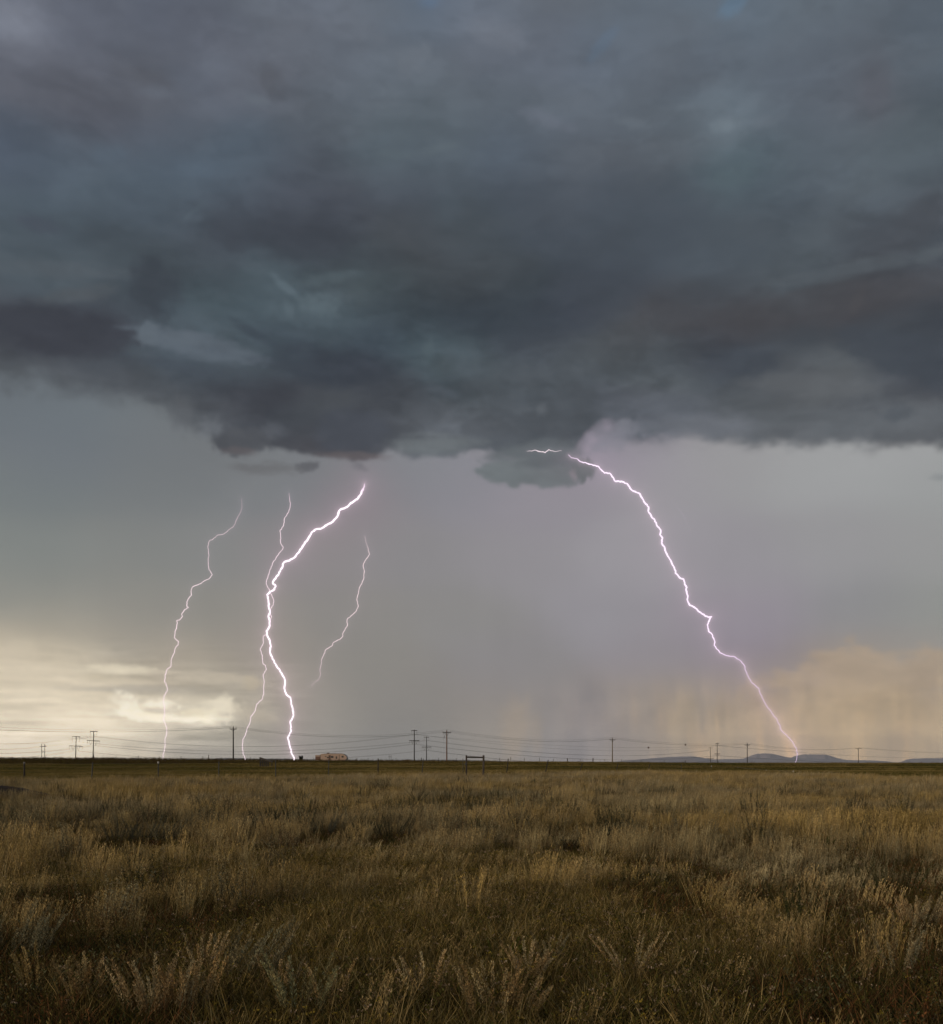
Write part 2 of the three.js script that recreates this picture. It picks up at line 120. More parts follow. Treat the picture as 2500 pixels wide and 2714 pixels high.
// single clouds, gaps and shafts: x, y, half width, half height, colour, opacity, softness (share of the radius), raggedness, tilt
const CLOUDS = [
  // high deck
  [25, 40, 46, 28, [126, 130, 141], 0.7, 0.9, 0.3, 0], [290, 152, 64, 13, [86, 88, 95], 0.55, 0.6, 0.6, 6], [305, 178, 30, 10, [99, 105, 115], 0.45, 0.7, 0.5, -8], [525, 155, 32, 25, [84, 86, 92], 0.6, 0.7, 0.5, 30], [500, 195, 28, 8, [102, 110, 118], 0.5, 0.7, 0.5, 8], [425, 135, 40, 20, [103, 109, 120], 0.45, 0.8, 0.5, 0], [810, 120, 46, 26, [108, 115, 123], 0.5, 0.8, 0.5, 0], [700, 60, 70, 16, [106, 112, 121], 0.4, 0.8, 0.6, 10],
  [985, 70, 62, 20, [112, 118, 128], 0.6, 0.7, 0.5, 8], [1074, 235, 58, 13, [105, 111, 122], 0.5, 0.7, 0.5, 18], [1240, 240, 38, 9, [105, 114, 122], 0.55, 0.7, 0.5, 12], [1419, 245, 30, 11, [113, 125, 132], 0.7, 0.9, 0.35, 0], [1500, 238, 34, 9, [102, 111, 119], 0.5, 0.8, 0.5, -4], [1716, 180, 28, 48, [90, 90, 97], 0.5, 0.8, 0.3, 0], [1440, 345, 44, 20, [83, 98, 103], 0.5, 0.6, 0.4, -6], [1150, 110, 80, 14, [88, 96, 105], 0.35, 0.8, 0.6, 0],
  [1440, 6, 30, 15, [92, 120, 143], 0.55, 0.6, 0.4, -20], [1182, 86, 40, 12, [93, 110, 128], 0.55, 0.5, 0.35, -38], [842, 4, 22, 10, [90, 112, 138], 0.5, 0.8, 0.3, 0],
  [775, 302, 36, 10, [90, 102, 108], 0.55, 0.6, 0.5, 0], [860, 290, 42, 8, [92, 103, 109], 0.55, 0.6, 0.5, -12], [395, 332, 50, 15, [84, 98, 111], 0.5, 0.6, 0.6, -6], [215, 300, 40, 14, [84, 98, 111], 0.4, 0.7, 0.6, -10], [1000, 360, 90, 22, [76, 84, 93], 0.4, 0.7, 0.5, 4], [880, 400, 30, 26, [80, 92, 101], 0.4, 0.7, 0.5, -20],
  // dark heart of the storm
  [80, 398, 62, 15, [83, 96, 107], 0.5, 0.6, 0.6, 4], [275, 398, 32, 13, [83, 95, 106], 0.55, 0.6, 0.6, -25], [70, 437, 48, 13, [72, 77, 89], 0.55, 0.6, 0.5, 4], [150, 440, 13, 20, [78, 91, 100], 0.55, 0.6, 0.5, 30], [378, 415, 24, 4, [87, 100, 109], 0.65, 0.8, 0.4, -40], [560, 460, 170, 46, [64, 68, 76], 0.6, 0.6, 0.4, 5], [250, 470, 120, 22, [69, 78, 85], 0.5, 0.7, 0.4, 3],
  [110, 528, 140, 13, [88, 96, 102], 0.65, 0.7, 0.4, -3], [150, 577, 70, 13, [88, 93, 97], 0.65, 0.6, 0.5, -14], [125, 652, 150, 44, [62, 64, 72], 0.85, 0.4, 0.4, -3], [303, 565, 46, 56, [61, 67, 75], 0.75, 0.5, 0.45, 10],
  [430, 573, 18, 8, [77, 89, 96], 0.5, 0.7, 0.5, 0], [342, 602, 32, 15, [73, 85, 93], 0.5, 0.7, 0.5, 10], [560, 563, 36, 8, [93, 108, 115], 0.75, 0.6, 0.5, 35], [640, 545, 56, 10, [86, 99, 104], 0.6, 0.7, 0.6, -8], [565, 607, 10, 13, [90, 105, 112], 0.7, 0.7, 0.5, -20], [630, 600, 40, 20, [92, 107, 113], 0.8, 0.6, 0.5, 6], [720, 560, 40, 14, [76, 87, 91], 0.45, 0.6, 0.6, -20], [500, 655, 58, 9, [65, 75, 84], 0.7, 0.6, 0.4, 25],
  [388, 676, 116, 25, [94, 104, 113], 0.9, 0.35, 0.45, 7], [292, 655, 19, 21, [95, 105, 113], 0.8, 0.35, 0.4, 0], [360, 664, 40, 8, [100, 110, 118], 0.5, 0.7, 0.6, 4], [430, 690, 44, 8, [88, 98, 107], 0.5, 0.7, 0.6, 12], [345, 717, 78, 9, [71, 79, 88], 0.65, 0.6, 0.4, 6], [440, 735, 90, 16, [72, 80, 88], 0.4, 0.7, 0.5, 5], [640, 720, 130, 34, [59, 65, 74], 0.7, 0.5, 0.4, 4],
  [840, 686, 12, 24, [82, 96, 101], 0.65, 0.7, 0.4, 6], [905, 720, 46, 26, [80, 90, 96], 0.5, 0.6, 0.5, 20], [868, 766, 34, 10, [86, 93, 101], 0.5, 0.6, 0.5, 14], [870, 715, 24, 20, [70, 80, 83], 0.5, 0.7, 0.4, 0], [930, 755, 30, 14, [74, 80, 85], 0.55, 0.6, 0.5, 0], [1080, 735, 80, 24, [88, 94, 99], 0.45, 0.7, 0.5, -6], [950, 620, 200, 40, [60, 68, 76], 0.5, 0.7, 0.4, 2],
  [1560, 605, 270, 36, [75, 74, 77], 0.6, 0.5, 0.4, -3], [1690, 523, 165, 13, [90, 97, 102], 0.65, 0.6, 0.5, -4], [1790, 447, 74, 32, [77, 81, 87], 0.65, 0.5, 0.5, -30], [1830, 500, 34, 10, [97, 104, 108], 0.5, 0.7, 0.5, -10], [1680, 590, 12, 26, [84, 81, 82], 0.4, 0.7, 0.4, 30], [1465, 712, 68, 26, [70, 76, 84], 0.8, 0.45, 0.5, 6], [1770, 698, 124, 40, [68, 74, 82], 0.8, 0.35, 0.35, 22], [1600, 752, 120, 20, [99, 102, 104], 0.65, 0.5, 0.4, 8], [1650, 832, 250, 36, [104, 108, 111], 0.8, 0.55, 0.4, 2], [1380, 836, 130, 26, [112, 115, 121], 0.75, 0.7, 0.4, 2], [1560, 818, 110, 9, [91, 95, 98], 0.55, 0.7, 0.6, 3], [1500, 848, 90, 10, [97, 100, 103], 0.5, 0.7, 0.6, -2], [1720, 852, 120, 10, [98, 101, 104], 0.5, 0.7, 0.6, 2], [1760, 812, 34, 14, [80, 86, 92], 0.6, 0.5, 0.5, 0], [1300, 790, 120, 26, [98, 102, 109], 0.45, 0.7, 0.5, 4],
  // ragged base
  [358, 815, 24, 32, [98, 101, 104], 0.65, 0.6, 0.5, 0], [416, 840, 26, 18, [113, 117, 121], 0.6, 0.6, 0.5, -10], [478, 866, 56, 25, [84, 86, 90], 0.88, 0.3, 0.5, -8], [470, 884, 34, 8, [98, 93, 95], 0.6, 0.6, 0.5, 0], [536, 843, 24, 13, [98, 101, 107], 0.55, 0.7, 0.5, 0], [690, 846, 77, 46, [75, 79, 87], 0.88, 0.28, 0.3, 0], [690, 893, 68, 9, [97, 92, 94], 0.75, 0.5, 0.4, 0], [850, 872, 90, 20, [110, 116, 119], 0.65, 0.6, 0.5, 0], [935, 890, 36, 9, [138, 137, 143], 0.7, 0.5, 0.6, 0],
  [1112, 815, 66, 50, [80, 85, 90], 0.7, 0.4, 0.35, -25], [1062, 803, 11, 12, [104, 109, 113], 0.6, 0.7, 0.4, 0], [1065, 885, 80, 22, [97, 103, 107], 0.8, 0.6, 0.3, 0], [1200, 856, 50, 24, [131, 130, 138], 0.75, 0.6, 0.8, -18], [1232, 838, 30, 10, [120, 121, 128], 0.6, 0.7, 0.8, 10], [1260, 878, 80, 16, [138, 136, 142], 0.5, 0.8, 0.5, 0],
  [1040, 893, 82, 18, [98, 104, 108], 0.95, 0.5, 0.4, 0], [1045, 922, 104, 28, [107, 113, 116], 0.97, 0.25, 0.45, 2], [990, 930, 52, 21, [109, 115, 118], 0.95, 0.3, 0.55, 4], [1143, 920, 22, 23, [101, 107, 109], 0.95, 0.3, 0.45, 0], [1075, 905, 60, 14, [94, 100, 104], 0.8, 0.7, 0.5, 0], [1124, 930, 7, 12, [134, 128, 134], 0.7, 0.7, 0.4, -20],
  [600, 914, 28, 9, [92, 94, 98], 0.9, 0.4, 0.6, -16], [520, 918, 62, 11, [105, 106, 108], 0.75, 0.6, 0.6, -2], [705, 914, 18, 7, [108, 110, 114], 0.7, 0.7, 0.6, 20], [1838, 935, 16, 6, [132, 136, 138], 0.6, 0.7, 0.5, 0],
  // broken bright cloud low on the left
  [40, 1335, 190, 66, [216, 203, 180], 0.55, 0.9, 0.4, 0], [229, 1311, 76, 8, [216, 205, 182], 0.85, 0.6, 0.6, 1], [196, 1327, 34, 5, [198, 186, 162], 0.6, 0.6, 0.6, 0], [420, 1328, 88, 11, [190, 179, 160], 0.75, 0.6, 0.6, 4], [492, 1338, 18, 15, [182, 170, 148], 0.65, 0.5, 0.6, 0], [300, 1352, 140, 9, [160, 153, 142], 0.65, 0.8, 0.5, 0], [380, 1362, 30, 6, [172, 163, 147], 0.5, 0.7, 0.5, 0],
  [350, 1392, 130, 24, [206, 195, 174], 0.55, 0.7, 0.7, 0], [255, 1385, 34, 19, [246, 237, 216], 0.9, 0.7, 0.85, 24], [318, 1379, 32, 11, [242, 232, 211], 0.85, 0.7, 0.85, 0], [345, 1407, 84, 11, [246, 236, 215], 0.9, 0.7, 0.85, 3], [434, 1388, 50, 22, [228, 217, 194], 0.85, 0.7, 0.85, 0], [404, 1411, 19, 6, [247, 236, 210], 0.85, 0.7, 0.6, 24], [290, 1397, 40, 10, [236, 223, 196], 0.7, 0.8, 0.8, 8], [380, 1398, 36, 9, [226, 214, 187], 0.7, 0.8, 0.8, -6], [306, 1392, 26, 6, [196, 186, 168], 0.8, 0.6, 0.5, 4], [500, 1400, 40, 16, [170, 160, 143], 0.55, 0.7, 0.5, 10],
  [264, 1467, 26, 9, [194, 182, 163], 0.75, 0.4, 0.25, 0], [240, 1480, 76, 8, [196, 184, 164], 0.6, 0.7, 0.3, 0], [352, 1472, 30, 10, [164, 155, 142], 0.7, 0.5, 0.3, 0], [410, 1478, 90, 12, [148, 141, 132], 0.6, 0.7, 0.3, 0],  // faint far hills, painted into the sky as a low bank
  // lit rain on the right
  [1710, 1350, 172, 72, [168, 149, 127], 0.68, 0.3, 0.6, 0], [1590, 1320, 44, 30, [160, 143, 127], 0.5, 0.4, 0.7, 0], [1770, 1310, 60, 30, [162, 146, 128], 0.5, 0.5, 0.7, 0], [1700, 1412, 200, 60, [178, 157, 128], 0.5, 0.7, 0.5, 0], [1500, 1395, 66, 62, [160, 143, 124], 0.55, 0.5, 0.6, 8], [1340, 1418, 34, 60, [158, 142, 122], 0.6, 0.5, 0.3, 4], [1420, 1430, 40, 56, [160, 143, 122], 0.55, 0.6, 0.3, 4], [1008, 1432, 27, 62, [152, 138, 123], 0.55, 0.7, 0.5, 3], [1052, 1440, 12, 44, [146, 134, 122], 0.5, 0.6, 0.2, 0], [1160, 1410, 40, 46, [142, 133, 129], 0.4, 0.8, 0.3, 0], [1760, 1455, 44, 26, [156, 139, 121], 0.5, 0.8, 0.3, -35],
].map(([x, y, w, h, c, o, soft, rag, tilt]) => ({ az: look(x, y)[0], el: look(x, y)[1], w: w / 38.7, h: h / 38.7, c: (y < 870 ? slate(c, 0.2).map((k) => k * (y > 380 ? 0.965 : 1)) : c).map(lin), o, soft, rag, ca: Math.cos(tilt * RAD), sa: Math.sin(tilt * RAD) }));
// pinkish glow of the flashes, painted into the sky: channel, strength near it, strength far from it
const FLASH_GLOW = [[FLASH.main, 1.15, 1.1], [FLASH.right, 0.8, 0.75], [FLASH.side, 0.22, 0], [FLASH.left, 0.18, 0.1], [FLASH.short, 0.2, 0.12], [FLASH.crawl, 0.3, 0]].map(([f, a, b]) => ({ p: f.map(([x, y]) => look(x * 0.7392, y * 0.7392)).filter((q) => q[1] > -0.05), a, b }));

const HAZE = 3e-5, AIRLIGHT = [0.13, 0.117, 0.11];               // haze per metre, and the light it adds
function paintSky() {
  const W = 4096, H = 2048, data = new Float32Array(W * H * 4), col = [0, 0, 0], col2 = [0, 0, 0];
  // colours of both layers on a coarse net of half a degree
  const CW = 720, CH = 182, net = [deck, air].map((list) => { const n = new Float32Array(CW * CH * 3); for (let j = 0; j < CH; j++) for (let i = 0; i < CW; i++) { blend(list, (i - 360) / 2, j / 2, col); n.set(col, (j * CW + i) * 3); } return n; });
  const pick = (n, az, el, out) => {
    const x = (az + 360 + 180) % 360 * 2, y = clamp(el, 0, 89.9) * 2, i = Math.floor(x), j = Math.floor(y), u = x - i, v = y - j, i1 = (i + 1) % CW;
    for (let c = 0; c < 3; c++) out[c] = lerp(lerp(n[(j * CW + i % CW) * 3 + c], n[(j * CW + i1) * 3 + c], u), lerp(n[((j + 1) * CW + i % CW) * 3 + c], n[((j + 1) * CW + i1) * 3 + c], u), v);
    return out;
  };
  for (let row = 0; row < H; row++) {
    const el = ((row + 0.5) / H - 0.5) * 180;
    if (el < -1) continue;
    for (let k = 0; k < W; k++) {
      const round = ((k + 0.5) / W - 0.5) * 2 * Math.PI, az0 = Math.atan2(Math.cos(round), -Math.sin(round)) / RAD;   // x = cos, z = sin; ahead is -z
      const az = az0, near = Math.abs(az) < 32 && el < 44;
      // folds of the clouds: wide, flat and torn
      const x = az / 5.2, y = el / 2.3, wx = fbm(x + 3, y, 5, 5, 0.55), wy = fbm(x - 9, y + 4, 9, 5, 0.55);
      const warp = near ? 1 : 0.6, fx = az + 1.15 * wx * warp, fy = el + 0.55 * wy * warp;
      const [b0, soft] = base(az);
      const rag = fbm(az / 1.1, el / 0.8, 31, 5, 0.55);
      const cover = step(el - b0 + rag * (0.2 + 0.75 * soft) + 0.1 * wx, -soft - 0.02, soft + 0.02);
      pick(net[0], fx, Math.max(fy, 0), col);
      const t = fbm(az / 3.8 + wx * 0.5, el / 1.2 + wy * 0.35 + az * 0.03, 41, 6, 0.55), t2 = fbm(az / 1.2 + wx, el / 0.42 + wy, 47, 4);
      const sheet = step(fbm(az / 5.6 + wy * 0.6, el / 1.7 - az * 0.03 + wx * 0.4, 81, 6, 0.58), -0.1, 0.13) - 0.5, sheet2 = step(fbm(az / 2.1 - wy, el / 0.85 + az * 0.04 + wx, 87, 6, 0.58), -0.14, 0.14) - 0.5;
      const sheet3 = step(fbm(az / 0.95 + wx * 0.7, el / 0.42 + az * 0.06 + wy * 0.7, 93, 5, 0.58), -0.2, 0.2) - 0.5, busy = (0.45 + 0.55 * step(fbm(az / 9, el / 6, 97, 2), -0.3, 0.3)) * lerp(1.15, 0.6, step(el, 19, 29));
      const g = 1 + 0.1 * t + (0.05 * t2 + 0.13 * sheet + 0.11 * sheet2 + 0.06 * sheet3) * busy;
      for (let c = 0; c < 3; c++) col[c] *= g * (1 + (c - 1) * 0.025 * wx);
      if (cover < 1) {
        pick(net[1], az + 0.5 * wx, Math.max(el + 0.3 * wy, 0), col2);
        const streak = fbm(az / 0.8 + el * 0.03, el / 9, 61, 4), h = 1 + 0.022 * streak * step(14 - el, 0, 8) + 0.02 * t;
        const warm = step(5.2 - el, 0.3, 4.2) * step(az, 0.5, 3) * (0.25 + 0.75 * step(az, 5, 12)), shaft = Math.max(0, fbm(az / 0.75 + 0.06 * el, el / 5, 131, 4, 0.6) + 0.25 * fbm(az / 3, el / 3, 133, 3) + 0.05) * warm;
        const layers = step(-az, 7, 11) * step(el, 0.2, 1.2) * (1 - step(el, 3.6, 6.5)) * fbm(az / 2.6 + wx, el / 0.22 + wy, 141, 5, 0.6), k2 = [1 + 0.62 * shaft + 0.42 * layers, 1 + 0.4 * shaft + 0.42 * layers, 1 + 0.1 * shaft + 0.44 * layers];
        for (let c = 0; c < 3; c++) col[c] = lerp(col2[c] * h * k2[c], col[c], cover);
      }
      if (near) {
        for (const m of CLOUDS) {
          const dx = az - m.az, dy = el - m.el;
          if (Math.abs(dx) > m.w * 1.8 + m.h || Math.abs(dy) > m.h * 1.8 + m.w * 0.7) continue;
          const u = (dx * m.ca - dy * m.sa) / m.w, v = (dx * m.sa + dy * m.ca) / m.h;
          const q = Math.hypot(u, v) + m.rag * 1.25 * fbm(az / Math.max(0.22, Math.min(1.6, m.w * 0.45)) + m.w * 7, el / Math.max(0.13, Math.min(0.9, m.h * 0.7)) + m.h * 5, 71, 6, 0.62);
          const a = m.o * (1 - step(q, 1 - m.soft, 1 + m.soft * 0.6)), gg = (el > 2 ? 1 + 0.07 * t + 0.04 * t2 + 0.05 * sheet2 + 0.04 * sheet3 : 1 + 0.02 * t2);
          if (a > 0) for (let c = 0; c < 3; c++) col[c] = lerp(col[c], m.c[c] * gg, a);
        }
        if (el < 5.4 && az > 0.5) {
          const warm = step(5.4 - el, 0.2, 2.6) * step(az, 0.5, 6), fall = warm * (fbm(az / 0.6 + 0.09 * el, el / 4.5, 151, 5, 0.58) + 0.7 * fbm(az / 1.5 + wx * 0.6, el / 1.3 + wy, 157, 5, 0.6));
          col[0] *= 1 + 0.17 * fall; col[1] *= 1 + 0.15 * fall; col[2] *= 1 + 0.11 * fall;
        }
        if (el < 22) for (const f of FLASH_GLOW) {
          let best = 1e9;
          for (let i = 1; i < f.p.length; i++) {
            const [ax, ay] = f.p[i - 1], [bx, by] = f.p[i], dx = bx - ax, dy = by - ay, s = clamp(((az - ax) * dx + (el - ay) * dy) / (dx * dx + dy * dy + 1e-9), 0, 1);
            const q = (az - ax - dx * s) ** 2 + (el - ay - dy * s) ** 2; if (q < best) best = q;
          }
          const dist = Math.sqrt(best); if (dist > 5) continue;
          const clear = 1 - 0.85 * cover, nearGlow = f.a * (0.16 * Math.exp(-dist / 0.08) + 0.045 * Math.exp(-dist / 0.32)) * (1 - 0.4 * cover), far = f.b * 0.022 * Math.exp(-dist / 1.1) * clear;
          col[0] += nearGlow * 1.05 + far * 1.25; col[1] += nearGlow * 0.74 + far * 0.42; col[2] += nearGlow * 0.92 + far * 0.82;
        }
      }
      if (el >= 0) for (let c = 0; c < 3; c++) { const clear = Math.exp(-HAZE * Math.min(29500, 800 / Math.sin(Math.max(el, 0.05) * RAD))); col[c] = Math.max(0.3 * col[c], (col[c] - AIRLIGHT[c] * (1 - clear)) / clear); }   // what stands beyond the haze of the last kilometres
      data.set([col[0], col[1], col[2], 1], (row * W + k) * 4);
    }
  }
  const t = new THREE.DataTexture(data, W, H, THREE.RGBAFormat, THREE.FloatType);
  t.mapping = THREE.EquirectangularReflectionMapping; t.magFilter = t.minFilter = THREE.LinearFilter; t.needsUpdate = true;
  return t;
}
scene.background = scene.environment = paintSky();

// ---------------------------------------------------------------- naming
const used = {};
function numbered(name) { const n = used[name] = (used[name] ?? -1) + 1; return n ? name + '_' + String(n).padStart(3, '0') : name; }
function tag(o, label, category, group, kind) { if (label) o.userData.label = label; if (category) o.userData.category = category; if (group) o.userData.group = group; if (kind) o.userData.kind = kind; return o; }
function put(o) { o.castShadow = o.receiveShadow = true; return o; }
function thing(name, label, category, group, pos) { const g = new THREE.Group(); g.name = numbered(name); if (pos) g.position.copy(pos); scene.add(g); return tag(g, label, category, group); }
function part(name, geo, m, parent) { const o = put(new THREE.Mesh(geo, m)); o.name = name; parent.add(o); return o; }
function single(name, geo, m, label, category, group, kind) { const o = put(new THREE.Mesh(geo, m)); o.name = numbered(name); scene.add(o); return tag(o, label, category, group, kind); }
const std = (r, g, b, rough = 0.9, more = {}) => new THREE.MeshStandardMaterial({ color: new THREE.Color().setRGB(r, g, b), roughness: rough, metalness: 0, ...more });

// grain for wood, soil and paint: a tile of fine noise with streaks
function grain(size, fn, srgb = true) {
  const d = new Uint8Array(size * size * 4);
  for (let j = 0; j < size; j++) for (let i = 0; i < size; i++) { const c = fn(i / size, j / size); for (let k = 0; k < 3; k++) d[(j * size + i) * 4 + k] = clamp(c[k], 0, 1) * 255; d[(j * size + i) * 4 + 3] = 255; }
  const t = new THREE.DataTexture(d, size, size); t.wrapS = t.wrapT = THREE.RepeatWrapping; t.magFilter = THREE.LinearFilter; if (srgb) t.colorSpace = THREE.SRGBColorSpace; t.needsUpdate = true; return t;
}
// noise that closes on itself over one tile
function tiled(u, v, f, s) { const w = (x) => x * x * (3 - 2 * x), a = fbm(u * f, v * f, s, 4), b = fbm((u - 1) * f, v * f, s, 4), c = fbm(u * f, (v - 1) * f, s, 4), d = fbm((u - 1) * f, (v - 1) * f, s, 4); return lerp(lerp(a, b, w(u)), lerp(c, d, w(u)), w(v)); }
const soilMap = grain(512, (u, v) => { const n = 0.5 + 0.5 * tiled(u, v, 9, 3), m = 0.5 + 0.5 * tiled(u, v, 40, 8), k = 0.55 + 0.3 * n + 0.3 * (m - 0.5); return [k, k * 0.99, k * 0.96]; });
const woodMap = grain(256, (u, v) => { const n = 0.72 + 0.3 * tiled(u * 1, v * 0.12, 24, 4) + 0.1 * tiled(u, v, 20, 6); return [n, n, n]; });

// ---------------------------------------------------------------- the land
const RISE = curve([0, 0, 60, 0.02, 100, 0.2, 150, 0.45, 200, 0.95, 250, 1.85, 290, 2.75, 302, 3]);   // of 3
const crest = (s) => lerp(lerp(3.32, 2.88, step(s, -0.42, 0)), 2.42, step(s, -0.05, 0.28));
const bankHigh = (s) => 0.95 * (1 - step(s, -0.36, -0.12)) + 0.36 * step(s, -0.36, -0.16) * (1 - step(s, -0.05, 0.06));   // the steep verge on the left
function land(x, z) {
  const d = Math.max(-z, 0.01), s = clamp(x / d, -0.8, 0.8), top = crest(s), bank = bankHigh(s);
  let h = RISE(Math.min(d, 302)) / 3 * (top - bank) + bank * step(d, 293, 300);
  if (d > 302) h = curve([302, top, 420, top - 0.1, 560, top - 1.1, 900, 1, 3000, 0, 9000, -2, 60000, -12])(d);
  const bumps = 1 - step(d, 120, 300);
  return h + bumps * (0.10 * fbm(x / 7, z / 7, 201, 3) + 0.035 * fbm(x / 1.3, z / 1.3, 207, 3)) * step(d, 2, 6) + (d > 120 && d < 330 ? 0.05 * fbm(x / 6, z / 9, 211, 3) : 0);
}
const FAR_EDGE = curve([-0.6, 96, -0.417, 100, -0.2, 118, 0, 145, 0.15, 170, 0.28, 150, 0.417, 112, 0.6, 105]);   // where the tall grass ends and the pasture starts
const wasteAt = (x, z) => Math.hypot((x + 19.5) / 13, (z + 57) / 4.2) + 0.35 * fbm(x / 3, z / 3, 77, 3);           // short reddish patch beside the dirt bank
{
  const DS = []; for (let d = 0.5; d < 29000; d *= d < 40 ? 1.03 : d < 280 ? 1.012 : d < 310 ? 1.0035 : d < 600 ? 1.02 : 1.12) DS.push(d);
  const NS = 260, pos = [], colr = [], uv = [], idx = [];
  for (let j = 0; j < DS.length; j++) for (let i = 0; i <= NS; i++) {
    const d = DS[j], s = (i / NS - 0.5) * 1.5, x = s * d + (i === 0 ? -14 : i === NS ? 14 : 0) * (d < 40 ? 1 : 0) + s * 8, z = -d + 4;
    const dd = -z, h = land(x, z);
    pos.push(x, h, z); uv.push(x / 3.1, z / 3.1);
    const n = fbm(x / 5, z / 5, 301, 4), n2 = fbm(x / 26, z / 16, 305, 4), n3 = fbm(x / 1.2, z / 1.6, 309, 3), sd = x / Math.max(dd, 1), pasture = step(dd, FAR_EDGE(sd) - 6, FAR_EDGE(sd) + 6);
    // field soil under dead grass; pasture in bands of olive, straw and green
    const soil = [0.060 + 0.02 * n, 0.046 + 0.014 * n, 0.022 + 0.006 * n];
    const straw = step(n2 + 0.4 * n, -0.1, 0.5), green = step(fbm(x / 30 + 4, z / 11, 311, 3) + 0.5 * step(sd, 0.12, 0.4), 0.15, 0.6);
    const grass = [lerp(0.20, 0.27, straw), lerp(0.155, 0.19, straw), lerp(0.032, 0.045, straw)].map((c, k) => lerp(c, [0.115, 0.128, 0.026][k], green) * (1 + 0.22 * n3));
    for (let k = 0; k < 3; k++) colr.push(Math.max(0.004, lerp(soil[k], grass[k], pasture)));
  }
  for (let j = 0; j < DS.length - 1; j++) for (let i = 0; i < NS; i++) { const a = j * (NS + 1) + i; idx.push(a, a + 1, a + NS + 1, a + 1, a + NS + 2, a + NS + 1); }
  const g = new THREE.BufferGeometry();
  g.setAttribute('position', new THREE.Float32BufferAttribute(pos, 3)); g.setAttribute('color', new THREE.Float32BufferAttribute(colr, 3)); g.setAttribute('uv', new THREE.Float32BufferAttribute(uv, 2)); g.setIndex(idx); g.computeVertexNormals();
  single('ground', g, new THREE.MeshLambertMaterial({ map: soilMap, vertexColors: true }), null, null, null, 'structure');
}

// mesas and hills on the horizon: crest as x, y readings; distance; how deep
function hills(name, d, depth, crestLine, color, seed, label) {
  const pos = [], idx = [], c = curveLine(crestLine), x0 = crestLine[0], x1 = crestLine[crestLine.length - 2], N = 160, rows = 9;
  for (let j = 0; j < rows; j++) for (let i = 0; i <= N; i++) {
    const t = j / (rows - 1), px = lerp(x0, x1, i / N), top = at(px, lerp(2030, c(px), 0.88), d), k = Math.sin(Math.PI * t), z = -d + (0.5 - t) * depth * (0.8 + 0.2 * noise(i / 9, j, seed));
    const h = lerp(-40, top.y, Math.pow(k, 0.8)) * (1 + 0.06 * fbm(i / 6, j / 1.3, seed, 3) * (k < 0.99 ? 1 : 0)) + top.y * 0.03 * fbm(i / 3, 2, seed + 3, 3);
    pos.push(top.x * (-z / d), h, z);
  }
  for (let j = 0; j < rows - 1; j++) for (let i = 0; i < N; i++) { const a = j * (N + 1) + i; idx.push(a, a + 1, a + N + 1, a + 1, a + N + 2, a + N + 1); }
  const g = new THREE.BufferGeometry(); g.setAttribute('position', new THREE.Float32BufferAttribute(pos, 3)); g.setIndex(idx); g.computeVertexNormals();
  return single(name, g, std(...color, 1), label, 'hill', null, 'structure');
}
function curveLine(p) { return (x) => { for (let i = 2; i < p.length; i += 2) if (x <= p[i]) return lerp(p[i - 1], p[i + 1], clamp((x - p[i - 2]) / (p[i] - p[i - 2]), 0, 1)); return p[p.length - 1]; }; }
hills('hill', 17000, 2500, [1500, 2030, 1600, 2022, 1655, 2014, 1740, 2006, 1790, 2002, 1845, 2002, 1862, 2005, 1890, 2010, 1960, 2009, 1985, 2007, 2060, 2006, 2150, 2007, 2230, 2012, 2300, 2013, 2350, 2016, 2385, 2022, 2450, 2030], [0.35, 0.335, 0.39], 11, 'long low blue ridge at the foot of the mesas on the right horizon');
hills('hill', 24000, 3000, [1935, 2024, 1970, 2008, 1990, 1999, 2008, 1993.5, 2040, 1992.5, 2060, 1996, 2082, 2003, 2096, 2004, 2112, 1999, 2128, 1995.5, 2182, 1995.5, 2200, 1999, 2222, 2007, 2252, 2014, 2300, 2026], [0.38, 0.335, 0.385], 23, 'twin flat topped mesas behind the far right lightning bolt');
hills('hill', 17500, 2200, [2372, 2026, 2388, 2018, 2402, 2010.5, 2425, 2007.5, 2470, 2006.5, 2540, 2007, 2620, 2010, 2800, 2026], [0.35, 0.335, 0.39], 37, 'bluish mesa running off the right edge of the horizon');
hills('hill', 9000, 900, [480, 2026, 540, 2012, 575, 2006.5, 640, 2006, 690, 2008, 760, 2008, 840, 2011, 1000, 2013, 1180, 2011, 1300, 2014, 1420, 2024], [0.16, 0.16, 0.155], 53, 'thin dark tree covered rise just above the grass left of the trailer');

